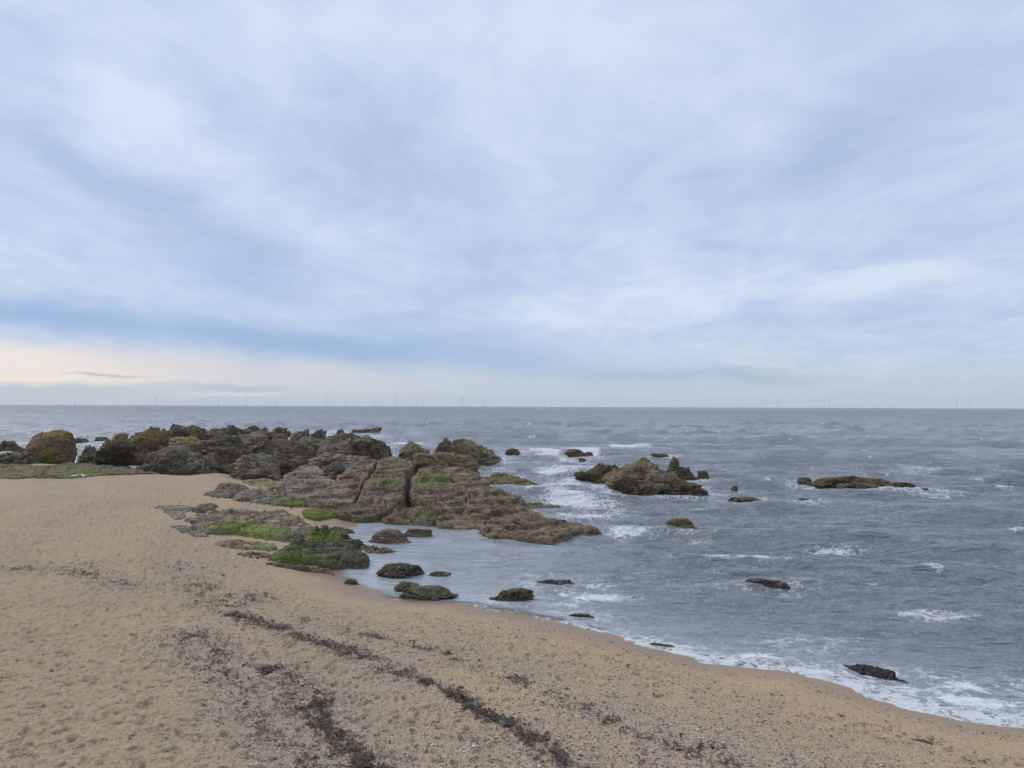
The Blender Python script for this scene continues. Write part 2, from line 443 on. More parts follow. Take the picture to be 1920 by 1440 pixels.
bo(1718, 1744, 915, 926, 0.0, .8, 'dark', 'small dark stone trailing off the far-right reef', R_SEA)
bo(1740, 1772, 917, 926, 0.0, .8, 'dark', 'last thin dark stone at the right tip of the far-right reef', R_SEA)
bo(1498, 1520, 934, 945, 0.0, .8, 'dark', 'tiny dark rock in front of the left end of the far-right reef', R_SEA)
bo(1374, 1490, 1084, 1110, -.07, .4, 'purple', 'purplish brown rock washed over by waves in the near channel', R_SEA, rough=1.5)
bo(1552, 1742, 1250, 1294, -.20, .22, 'black', 'long black rock ledge awash by the foam at lower right', R_SEA, rough=1.2, turn=-.36, wedge=.2)
bo(1470, 1560, 1208, 1226, -.18, .5, 'black', 'black rock just under the water left of the long black ledge', R_SEA, rough=1.0, turn=-.3)
bo(1846, 1915, 1290, 1312, -.20, .6, 'black', 'black rock under the foam near the right edge', R_SEA, rough=1.0)
bo(995, 1085, 1086, 1110, -.20, .6, 'purple', 'purplish rock barely breaking the water off the beach', R_POOL, rough=1.2)
bo(1062, 1118, 1151, 1170, -.17, .6, 'black', 'dark weedy rock in the foam close to the waterline', R_POOL, rough=1.4)
bo(914, 1002, 1104, 1128, -.03, .5, 'weed', 'low black-speckled rock surrounded by foam off the beach', R_POOL, rough=1.6)
bo(706, 806, 1055, 1086, -.03, .5, 'mussel', 'mussel-covered rock in the shallow inlet', R_POOL, rough=1.5)
bo(796, 856, 1072, 1088, -.08, .6, 'dark', 'thin dark rock tailing off the mussel-covered rock', R_POOL, rough=1.)
bo(738, 792, 1091, 1108, -.05, .6, 'moss', 'small greenish flat rock behind the low rock by the sand', R_POOL, rough=1.)
bo(746, 860, 1099, 1128, -.05, .5, 'moss', 'long low greenish rock lying beside the sand of the inlet', R_POOL, rough=1.)
bo(690, 772, 992, 1022, -.06, .6, 'brown', 'low brown rock lying left in the inlet', R_POOL, rough=.8)
bo(758, 812, 990, 1009, -.04, .6, 'brown', 'smaller low brown rock right of its twin in the inlet', R_POOL, rough=.8)
bo(642, 676, 1086, 1099, -.04, .6, 'moss', 'tiny green stone at the waterline below the mossy rock', R_POOL, rough=1.)
bo(1218, 1270, 1207, 1222, -.06, .5, 'moss', 'thin yellow-green weedy stone at the waterline of the beach', R_POOL, rough=1.)

# poly slabs: list of (px, py) outline, 'z' map name, height, edge radius ...
P = []
def po(pts, mode, H, er, mat, label, group, **kw):
    P.append((pts, mode, H, er, mat, label, group, kw))
def zoomed(ox, oy, s, pts):
    return [(ox + x / s, oy + y / s) for x, y in pts]
Z2 = lambda *p: zoomed(380, 740, 4.0, p)
Z3 = lambda *p: zoomed(700, 760, 4.0, p)
Z6 = lambda *p: zoomed(280, 860, 3.692, p)
# massif in the middle
po(Z2((560, 690), (640, 590), (760, 530), (860, 540), (905, 570), (900, 600), (790, 650), (730, 690), (640, 700)), 'massif', .10, .55, 'grey', 'grey block at the left end of the cracked slabs', R_OUT, algae=[(545, 900, .9, .3)])
po(Z2((575, 720), (740, 690), (800, 645), (900, 610), (990, 640), (1005, 665), (900, 730), (800, 775), (740, 780), (600, 745)), 'massif', .10, .5, 'grey', 'green-tinged grey slab left of the first long cleft', R_OUT, algae=[(590, 915, 1.4, .35)])
po(Z2((760, 785), (880, 735), (1010, 665), (1012, 612), (1090, 560), (1180, 500), (1300, 488), (1290, 520), (1215, 630), (1130, 795), (1135, 815), (900, 840), (800, 810)), 'massif', .16, .5, 'brown', 'brown slab between the two dark clefts, left side', R_OUT, algae=[(655, 915, .9, .5)])
po(Z2((1330, 490), (1420, 470), (1560, 500), (1585, 540), (1530, 570), (1380, 590), (1285, 590)), 'massif', .14, .4, 'brown', 'flat brown block at the top between the clefts', R_OUT)
po(Z2((1280, 605), (1380, 600), (1500, 585), (1525, 640), (1510, 700), (1505, 770), (1440, 840), (1330, 850), (1160, 815), (1155, 795), (1230, 650)), 'massif', .2, .5, 'brown', 'brown slab with green streaks beside the deep right cleft', R_OUT, algae=[(722, 905, 1.1, .9), (735, 892, 1.0, .7)])
po(Z2((850, 800), (960, 830), (1150, 815), (1330, 850), (1420, 850), (1370, 880), (1290, 910), (1200, 918), (1050, 905), (950, 880)), 'massif', .1, .5, 'weed', 'dark weedy lower edge of the cracked slabs above the inlet', R_OUT)
po(Z3((290, 540), (360, 480), (470, 460), (640, 470), (760, 500), (830, 540), (860, 580), (760, 600), (700, 600), (600, 600), (480, 605), (300, 600)), 'massif', .16, .6, 'brown', 'smooth brown slab with a lime-green patch', R_OUT, algae=[(805, 898, 1.2, 1.0)])
po(Z3((285, 610), (400, 600), (560, 612), (690, 612), (700, 680), (690, 770), (600, 785), (480, 780), (395, 700), (285, 665)), 'massif', .16, .6, 'brown', 'layered brown slab right of the deep cleft', R_OUT)
po(Z3((700, 620), (800, 600), (960, 625), (1030, 665), (1110, 690), (1150, 735), (1100, 755), (950, 760), (800, 770), (690, 770)), 'massif', .16, .6, 'brown', 'stepped brown slab above the lowest slab', R_OUT)
po(Z3((770, 590), (830, 545), (930, 515), (1050, 530), (1170, 570), (1240, 600), (1282, 625), (1240, 648), (1130, 650), (1000, 648), (880, 620)), 'spur', .25, .8, 'olive', 'olive-brown spur pointing right into the channel', R_OUT)
po(Z3((680, 800), (800, 770), (960, 765), (1120, 765), (1200, 790), (1290, 840), (1430, 880), (1560, 893), (1660, 920), (1725, 955), (1640, 960), (1480, 955), (1440, 985), (1330, 1003), (1200, 1000), (1050, 985), (900, 985), (810, 960), (760, 900), (690, 850)), 'massif', .2, .9, 'slabbrown', 'lowest long brown slab running out into the inlet', R_OUT, algae=[(905, 965, 1.2, .6)])
po(Z3((480, 830), (560, 815), (680, 820), (760, 880), (770, 915), (700, 925), (600, 915), (485, 905)), 'massif', .08, .4, 'brown', 'flat rusty slab left of the lowest long slab', R_OUT)
po(Z3((72, 860), (130, 805), (220, 785), (340, 780), (440, 775), (480, 800), (485, 860), (470, 895), (400, 908), (280, 900), (160, 890), (90, 880)), 'pool', .55, .5, 'brown', 'free-standing brown block with mossy top at the head of the inlet', R_POOL, algae=[(795, 962, .8, 1.0)])
po(Z3((1120, 740), (1180, 728), (1270, 735), (1280, 750), (1330, 740), (1395, 748), (1380, 768), (1300, 785), (1180, 765)), 'pool', .16, .4, 'dark', 'low dark reef off the right side of the stepped slab', R_POOL)
# slabs on the sand
po(Z6((600, 270), (640, 225), (760, 218), (900, 230), (1010, 260), (1110, 300), (1130, 325), (1000, 335), (880, 325), (700, 305), (610, 295)), 'sand', .42, .5, 'grey', 'long smooth grey slab with a green lower rim', R_SLAB, algae=[(550, 942, 1.2, 1.1), (500, 938, .8, .5)])
po(Z6((1040, 350), (1120, 330), (1200, 340), (1290, 385), (1240, 410), (1160, 430), (1100, 420), (1060, 390)), 'sand', .3, .4, 'moss', 'bright yellow-green weedy slab beside the pale pool beach', R_SLAB, algae=[(590, 957, 1.6, 1.2)], lichen=[(608, 966, .9, .6)])
po(Z6((250, 420), (340, 400), (470, 330), (620, 310), (800, 318), (950, 340), (1060, 390), (1110, 430), (1000, 440), (860, 435), (700, 440), (560, 430), (400, 455), (290, 450)), 'sand', .42, .7, 'greybrown', 'broad grey-brown slab in the middle of the beach slabs', R_SLAB, algae=[(520, 975, 1.2, .3)])
po(Z6((270, 470), (420, 455), (560, 440), (720, 448), (900, 450), (1050, 440), (1140, 460), (1080, 510), (1000, 560), (940, 580), (860, 560), (700, 540), (520, 520), (400, 520), (330, 500)), 'sand', .5, .5, 'greybrown', 'slab with a long vivid green band of algae', R_SLAB, algae=[(460, 990, 1.0, 1.2), (500, 992, 1.0, 1.2), (430, 988, .8, 1.0), (530, 998, .8, .8)])
po(Z6((450, 590), (560, 555), (700, 548), (860, 570), (890, 610), (840, 632), (700, 630), (560, 620)), 'sand', .3, .4, 'greybrown', 'low slab with thin green skin below the vivid green band', R_SLAB, algae=[(480, 1016, 1.0, .9), (505, 1020, .8, .9)])
po(Z6((615, 655), (700, 640), (830, 640), (860, 660), (800, 685), (690, 685)), 'sand', .12, .3, 'brown', 'flat brown rock almost buried in the sand left of the mossy rock', R_SLAB)
po(Z6((40, 325), (130, 308), (290, 315), (310, 345), (250, 370), (245, 410), (180, 425), (130, 390), (100, 350)), 'sand', .12, .3, 'grey', 'thin grey slab lying flat at the left tip of the beach slabs', R_SLAB)
po(Z6((140, 460), (260, 450), (370, 490), (420, 540), (330, 545), (240, 510)), 'sand', .10, .3, 'grey', 'grey slab half sunk in the sand below the left tip', R_SLAB)
po(Z6((310, 340), (350, 298), (430, 290), (475, 310), (440, 350), (370, 380), (320, 375)), 'sand', .3, .35, 'moss', 'small olive mossy stone at the left of the beach slabs', R_SLAB)
po(Z6((370, 250), (440, 230), (480, 185), (540, 172), (640, 190), (700, 215), (620, 245), (560, 275), (500, 270)), 'sand', .28, .4, 'dark', 'dark rubbly rock where the sand meets the slabs', R_SLAB)
po(Z6((640, 155), (700, 138), (820, 140), (900, 170), (930, 205), (820, 215), (720, 190)), 'sand', .22, .35, 'greybrown', 'flat slab with green right half near the grey block', R_SLAB, algae=[(510, 908, 1.2, 1.1)])
po(Z6((815, 700), (880, 645), (1000, 600), (1130, 575), (1290, 580), (1420, 630), (1500, 690), (1530, 750), (1470, 782), (1350, 775), (1230, 760), (1050, 745), (920, 725)), 'sandflat', .42, .5, 'mossdark', 'big dark mossy rock with green streaks at the edge of the inlet', R_SLAB, algae=[(560, 1046, .9, .85), (530, 1043, .7, .9), (605, 1054, .6, .6), (590, 1025, .5, .5)])
po(Z6((1090, 560), (1110, 520), (1200, 505), (1320, 530), (1420, 580), (1475, 640), (1400, 640), (1260, 590)), 'sandflat', .6, .5, 'mossdark', 'green-topped dark ridge behind the big mossy rock', R_SLAB, algae=[(592, 1006, .9, 1.2)])
po(Z6((1215, 505), (1260, 488), (1360, 490), (1425, 520), (1380, 540), (1290, 530)), 'sandflat', .25, .35, 'dark', 'small dark slab at the pool beach behind the green-topped ridge', R_SLAB)
po(Z6((1450, 620), (1480, 595), (1560, 605), (1650, 635), (1700, 650), (1620, 668), (1500, 660)), 'pool', .22, .4, 'weed', 'low weedy rock off the right end of the big mossy rock', R_POOL)
po(Z6((810, 715), (900, 722), (1050, 745), (1230, 760), (1320, 800), (1260, 808), (1180, 780), (1000, 770), (880, 745)), 'sandflat', .2, .3, 'brown', 'flat brown ledge at the foot of the big mossy rock', R_SLAB)
po([(-40, 893), (-40, 874), (30, 871), (90, 872), (150, 871), (200, 876), (260, 880), (330, 882), (420, 884), (440, 889), (330, 887), (240, 889), (170, 893), (100, 897), (30, 899)], 'sand', .22, .5, 'algaeflat', 'flat green algae-covered ledge along the far edge of the sand', R_SLAB, algae=[(152, 884, 1.1, 1.6), (20, 880, 2.5, .5), (110, 885, 2.5, .5)])

# ------------------------------------------------------------------ boulder geometry: where each one stands
BF = []
for (x0, x1, yt, yb, zb, dr, mat, label, group, kw) in B:
    xm = (x0 + x1) / 2
    p1 = at(xm, yb, zb)
    W = (x1 - x0) / FPX * p1[1]
    dep = W * dr
    Dc = p1[1] + dep * 0.45
    W *= Dc / p1[1]
    top = at_depth(xm, yt, Dc)
    BF.append((np.array([at_depth(xm, yb, Dc)[0], Dc]), W / 2, dep / 2, top[2]))

# ------------------------------------------------------------------ sand
WRACK = [  # drift lines traced on the sand: name, points, half width (m), pieces, dark
    ('main', [(430, 1150), (520, 1178), (600, 1206), (660, 1222), (720, 1248), (800, 1280), (850, 1300), (900, 1332), (950, 1360), (1000, 1388), (1040, 1418), (1090, 1445)], .16, 4200),
    ('inner', [(500, 1253), (540, 1275), (575, 1305), (600, 1340), (625, 1372), (650, 1405), (680, 1432), (720, 1450)], .16, 2200),
    ('left', [(325, 1205), (370, 1185), (395, 1205), (400, 1235), (380, 1225), (430, 1255), (460, 1300), (480, 1345), (500, 1365), (530, 1385), (550, 1410), (560, 1450)], .26, 2600),
    ('upper', [(330, 1062), (350, 1085), (375, 1105), (395, 1125), (430, 1140), (470, 1112), (490, 1130)], .5, 2600),
    ('back', [(0, 1068), (70, 1066), (140, 1068), (205, 1092), (240, 1099), (265, 1099)], .35, 1400),
    ('outer', [(560, 1160), (620, 1176), (690, 1192), (760, 1208), (840, 1228), (890, 1250)], .14, 900),
    ('edge', [(950, 1270), (1020, 1292), (1090, 1330), (1160, 1362), (1240, 1395), (1330, 1412), (1400, 1440)], .16, 900),
    ('specks', [(1000, 1180), (1100, 1215), (1200, 1250), (1290, 1290), (1380, 1310), (1560, 1350), (1720, 1385), (1850, 1415)], .7, 600),
]
def polyline_pts(pts, n):
    pts = on_sand(pts)[:, :2]
    seg = np.linalg.norm(np.diff(pts, axis=0), axis=1)
    cum = np.concatenate([[0], np.cumsum(seg)])
    s = rng.uniform(0, cum[-1], n)
    x = np.interp(s, cum, pts[:, 0]); y = np.interp(s, cum, pts[:, 1])
    return x, y, s
WR_WORLD = [(n, on_sand(p)[:, :2], w, k) for n, p, w, k in WRACK]
def wrack_dist(x, y):
    best = np.full(x.shape, 1e9)
    for n, p, w, k in WR_WORLD:
        if n == 'specks':
            continue
        for a, b in zip(p[:-1], p[1:]):
            e = b - a
            t = np.clip(((x - a[0]) * e[0] + (y - a[1]) * e[1]) / (e @ e), 0, 1)
            best = np.minimum(best, np.hypot(x - a[0] - t * e[0], y - a[1] - t * e[1]))
    return best

def sand_mat():
    m, g, b, out = new_mat("sand")
    pos = g.node('ShaderNodeNewGeometry').outputs['Position']
    wet, sh = g.attr('wet'), g.attr('shingle')
    n1 = g.noise(pos, 0.35, 4, 0.55)
    n2 = g.noise(pos, 2.6, 5, 0.6)
    n3 = g.noise(pos, 28.0, 3, 0.6)
    n4 = g.noise(pos, 90.0, 2, 0.6)
    c = g.mix(g.ss(n1, 0.36, 0.64), (0.316, 0.232, 0.143), (0.372, 0.264, 0.148))
    c = g.mix(g.mul(g.attr('churn'), 0.5), c, (0.268, 0.20, 0.128))  # shade of the dimples painted in as a darker tone on trodden sand
    c = g.mix(g.mul(g.ss(n2, 0.35, 0.7), 0.35), c, (0.285, 0.218, 0.152))
    c = g.mix(g.mul(g.attr('warm'), 0.42), c, (0.42, 0.27, 0.138))
    n5 = g.noise(pos, 11.0, 4, 0.7)
    c = g.mix(g.mul(g.ss(n5, 0.50, 0.68), 0.42), c, (0.15, 0.118, 0.095))
    c = g.mix(g.mul(g.ss(n5, 0.46, 0.32), 0.30), c, (0.54, 0.425, 0.285))
    c = g.mix(g.mul(g.ss(n3, 0.5, 0.68), 0.42), c, (0.13, 0.105, 0.085))
    c = g.mix(g.mul(g.ss(n4, 0.50, 0.68), 0.40), c, (0.58, 0.48, 0.345))
    v2 = g.node('ShaderNodeTexVoronoi', feature='F1')
    g.put(v2.inputs['Vector'], pos); v2.inputs['Scale'].default_value = 13.0
    dx, dyy, dz = g.sep(v2.outputs['Color'])
    on2 = g.mul(g.ss(v2.outputs['Distance'], 0.40, 0.22), g.ss(g.sub(dx, g.add(0.97, g.mul(sh, -0.60))), -0.03, 0.03))
    c = g.mix(g.mul(on2, 0.7), c, g.mix(dyy, (0.07, 0.06, 0.052), (0.34, 0.30, 0.26)))
    # shell grit and small pebbles
    v = g.node('ShaderNodeTexVoronoi', feature='F1')
    g.put(v.inputs['Vector'], pos); v.inputs['Scale'].default_value = 24.0
    cx, cy, cz = g.sep(v.outputs['Color'])
    on = g.mul(g.ss(v.outputs['Distance'], 0.42, 0.30), g.ss(g.sub(cx, g.add(0.92, g.mul(sh, -0.75))), -0.04, 0.04))
    pc = g.mix(cy, (0.075, 0.062, 0.052), (0.50, 0.44, 0.37))
    c = g.mix(g.mul(on, 0.85), c, pc)
    wetdark = g.mix(wet, (1, 1, 1), (0.60, 0.52, 0.45))
    c = g.mix(1.0, c, wetdark, 'MULTIPLY')
    g.put(b.inputs['Base Color'], c)
    g.put(b.inputs['Roughness'], g.lin(wet, 0, 1, 0.95, 0.32))
    h = g.add(g.mul(n2, 0.05), g.mul(n5, 0.035), g.mul(n3, 0.016), g.mul(n4, 0.004), g.mul(on, 0.010), g.mul(g.noise(pos, 7.0, 3, 0.6), 0.02))
    h = g.mul(h, g.lin(wet, 0, 1, 1.0, 0.25))
    g.put(b.inputs['Normal'], g.bump(h, 1.0, 1.0))
    return m
def build_sand():
    # rows spaced as they foreshorten from head height, columns by bearing
    az = np.concatenate([np.linspace(-180, -44, 36)[:-1], np.linspace(-44, 44, 960), np.linspace(44, 180, 36)[1:]])
    az = np.radians(az)
    dy = np.concatenate([np.arange(36, 430, 0.72), np.geomspace(432, 9000, 50)])
    D = 740 * 5.1 / dy
    nr, nc = len(D), len(az)
    # rows at constant depth in front, constant radius round the sides
    A, R = np.meshgrid(az, D)
    fac = 1 / np.maximum(np.cos(A), math.cos(math.radians(46)))
    x, y = R * fac * np.sin(A), R * fac * np.cos(A)
    d = land_d(x, y)
    z = sand_from_d(d, x, y)
    # trodden sand: soft lumps everywhere, deep dents where people walked
    inn = sstep(d, 1.6, 4.0)
    lump = fbm(x * 2.2, y * 2.2, 0.5, 3)
    z += inn * 0.022 * lump + inn * 0.016 * fbm(x * 6.5, y * 6.5, 2.5, 3)
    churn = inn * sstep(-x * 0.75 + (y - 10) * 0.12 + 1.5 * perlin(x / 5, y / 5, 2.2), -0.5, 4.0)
    z += churn * 0.042 * fbm(x * 8.5, y * 8.5, 3.5, 3)
    # footprints
    cells = 24000
    fx = rng.uniform(-24, 9, cells); fy = rng.uniform(8.5, 48, cells)
    fd = land_d(fx, fy)
    pw = sstep(-fx * 0.75 + (fy - 10) * 0.1 + 2 * perlin(fx / 4, fy / 4, 8.8), -2.5, 4.0) * 0.9 + 0.16
    ok = (fd > 2.2) & (rng.uniform(size=cells) < pw)
    azl, dl = az, D
    for px_, py_ in zip(fx[ok], fy[ok]):
        L, Wd = rng.uniform(.06, .13), rng.uniform(.035, .06)
        ang = rng.uniform(0, math.pi) if rng.uniform() < .5 else rng.normal(0.6, .5)
        dep = rng.uniform(.022, .058)
        a = math.atan2(px_, py_); rr = math.hypot(px_, py_)
        c0, c1 = np.searchsorted(az, [a - .45 / rr, a + .45 / rr])
        r0, r1 = np.searchsorted(-D, [-(py_ + .5), -(py_ - .5)])
        if r1 <= r0 or c1 <= c0:
            continue
        sx, sy = x[r0:r1, c0:c1] - px_, y[r0:r1, c0:c1] - py_
        p, q = sx * math.cos(ang) + sy * math.sin(ang), -sx * math.sin(ang) + sy * math.cos(ang)
        e = np.sqrt((p / L) ** 2 + (q / Wd) ** 2)
        z[r0:r1, c0:c1] += -dep * np.exp(-e ** 4 * .8) + dep * .35 * np.exp(-((e - 1.35) / .3) ** 2)
    wd = wrack_dist(x, y)
    nshing = 0.5 + 0.5 * fbm(d * .5, (x - y) * .08, 6.6, 3) + .12 * fbm(x / 1.1, y / 1.1, 2.6, 3)
    right = sstep(x - (-3 + 0.1 * y), -3, 3)
    shingle = np.clip(np.exp(-(wd / .8) ** 2) * 0.98 + right * 1.0 * sstep(nshing, .28, .55) * sstep(d, 1.2, 2.6) + 0.16, 0, 1)
    nw = perlin(x / 1.5, y / 1.5, 5.0) * 0.3
    wet = np.clip(1 - sstep(d + nw, 0.25, 2.0) * 1.0, 0, 1) * 0.85
    warm = np.clip(sstep(right, .2, .9) * sstep(1 - nshing, .40, .68) * .95 + .08, 0, 1)
    V = np.stack([x, y, z], -1).reshape(-1, 3)
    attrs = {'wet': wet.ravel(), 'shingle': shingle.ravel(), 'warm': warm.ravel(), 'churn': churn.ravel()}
    keep = (z > -3.9)
    F = grid_faces(nr, nc, keep)
    V, F, attrs = compact(V, F, attrs)
    F = F[:, ::-1]
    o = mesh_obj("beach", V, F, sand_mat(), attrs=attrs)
    tag(o, 'broad tan sandy beach trodden with footprints', 'beach', kind='structure')
build_sand()

# ------------------------------------------------------------------ sea
FOAM = [  # px, py, half-length across (m), half-depth (m), strength: white water seen in the photograph
    (1180, 843, 6, 9, .8), (1010, 862, 7, 6, .75), (1060, 852, 8, 7, .8), (1230, 842, 5, 5, .6), (900, 882, 5, 4, .55), (960, 885, 4, 3, .4),
    (1780, 880, 10, 6, .7), (1840, 886, 8, 5, .6), (1060, 905, 3, 6, .85), (1080, 935, 2.6, 3.4, .85), (1100, 880, 5, 5, .8), (1095, 965, 2.4, 2.6, .8), (1160, 1000, 2.2, 1.2, .8), (960, 900, 3, 3, .8), (1040, 885, 3, 4, .8), (1400, 1046, 1.6, .9, .95), (1360, 1040, 1.2, .7, .8),
    (1420, 985, 2.5, .9, .5), (1560, 1025, 2.2, .8, .5), (1700, 1095, 1.4, .7, .6), (1740, 1155, 1.5, .6, .55), (1280, 1015, 1.6, .7, .6), (1200, 998, 1.2, .8, .4),
    (1640, 905, 5, 4, .5), (1660, 900, 6, 5, .4), (1690, 880, 4, 3, .5), (1480, 900, 2, 3, .4), (1340, 915, 1.5, 2.5, .45), (1400, 930, 2, 2, .35),
    (30, 838, 9, 14, .7), (170, 835, 8, 14, .7), (560, 835, 5, 12, .8), (500, 812, 12, 20, .6), (620, 812, 14, 20, .6), (750, 835, 9, 14, .75), (740, 815, 9, 20, .6), (690, 820, 10, 14, .6),
    (1260, 1085, .8, .4, .6), (1180, 1085, 1.0, .4, .6), (1130, 1120, 1.0, .5, .8), (1090, 1132, .9, .5, .8), (1050, 1112, .9, .4, .7), (1130, 1100, .8, .4, .6),
    (1330, 1075, .9, .6, .6), (1380, 1070, .7, .4, .6), (1480, 1118, .8, .4, .5), (1530, 1108, .6, .3, .5), (1250, 1150, .6, .3, .45), (1600, 1150, 1.5, .4, .4),
    (790, 905, .2, .2, 0), (760, 945, .7, 1.2, .9), (835, 958, .7, .7, .9), (880, 985, .5, .5, .8), (700, 985, 1.5, 1.5, .35), (930, 1125, .8, .4, .5), (900, 1140, .6, .35, .7),
    (1300, 1232, .9, .4, .8), (1380, 1232, 1.3, .4, .8), (1460, 1240, 1.3, .4, .8), (1540, 1250, 1.2, .5, .9), (1600, 1265, 1.0, .4, .8), (1260, 1200, .7, .4, .6), (1340, 1215, .8, .3, .5),
    (1690, 1300, 1.0, .4, .8), (1780, 1320, 1.2, .5, .85), (1860, 1330, 1.0, .5, .85), (1800, 1290, 1.0, .4, .55), (1180, 1180, .8, .3, .5), (1580, 1240, .6, .2, .6),
]
def water_mat():
    m, g, b, out = new_mat("sea_water")
    pos = g.node('ShaderNodeNewGeometry').outputs['Position']
    foam, shal_sheen, calm, thin = g.attr('foam'), g.attr('shallow'), g.attr('calm'), g.attr('thin')
    px, py, pz = g.sep(pos)
    pv = g.xyz(g.mul(px, 0.42), g.add(g.mul(py, 1.15), g.mul(px, 0.18)), g.mul(pz, 0.3))
    w1 = g.noise(g.mapv(pv, rot=(0, 0, .06)), 1.3, 4, 0.6, 0.4)
    w2 = g.noise(g.mapv(pv, rot=(0, 0, -.12)), 4.5, 4, 0.6, 0.5)
    w0 = g.noise(g.mapv(pv, rot=(0, 0, .1)), 0.33, 3, 0.55, 0.3)
    h = g.add(g.mul(w0, 0.8), g.mul(w1, 0.60), g.mul(w2, 0.20))
    h = g.mul(h, g.lin(calm, 0, 1, 1.0, 0.22))
    deep = g.mix(g.noise(pos, 0.05, 3, 0.5), (0.130, 0.154, 0.168), (0.160, 0.184, 0.196))
    c = g.mix(shal_sheen, deep, (0.33, 0.36, 0.38))  # pale bottom in the shallows, plus reflection painted over the inlet
    # lacy foam: cells opened out by noise
    wv = g.noise(pos, 1.4, 3, 0.6, col=True)
    pvec = g.node('ShaderNodeVectorMath', operation='MULTIPLY_ADD')
    g.put(pvec.inputs[0], wv); pvec.inputs[1].default_value = (1.1, 1.1, .0); g.put(pvec.inputs[2], pos)
    cell = g.voro(pvec.outputs[0], 2.1, 'DISTANCE_TO_EDGE')
    cell2 = g.voro(pvec.outputs[0], 6.0, 'DISTANCE_TO_EDGE')
    lace = g.add(g.mul(g.ss(cell, 0.20, 0.0), 0.26), g.mul(g.ss(cell2, 0.25, 0.0), 0.22), g.mul(g.noise(pos, 2.4, 7, 0.72), 0.72))
    ff = g.mul(g.ss(g.add(g.m('MINIMUM', foam, 0.85), g.mul(lace, 0.95)), 0.82, 1.40), 0.88)
    ff = g.mul(ff, g.ss(foam, 0.03, 0.22))
    c = g.mix(ff, c, (0.66, 0.69, 0.71))
    g.put(b.inputs['Base Color'], c)
    g.put(b.inputs['Roughness'], g.mix(ff, g.lin(g.attr('offing'), 0, 1, 0.10, 0.42), (0.75, 0.75, 0.75)))
    b.inputs['IOR'].default_value = 1.5
    hh = g.add(h, g.mul(ff, 0.02))
    g.put(b.inputs['Normal'], g.bump(hh, 1.0, 1.0))
    tr = g.node('ShaderNodeBsdfTransparent')
    mx = g.node('ShaderNodeMixShader')
    g.put(mx.inputs[0], g.m('MAXIMUM', g.m('SUBTRACT', 1.0, thin, clamp=True), g.mul(ff, 0.95)))
    g.nt.links.new(tr.outputs[0], mx.inputs[1]); g.nt.links.new(b.outputs[0], mx.inputs[2])
    g.nt.links.new(mx.outputs[0], out.inputs[0])
    return m
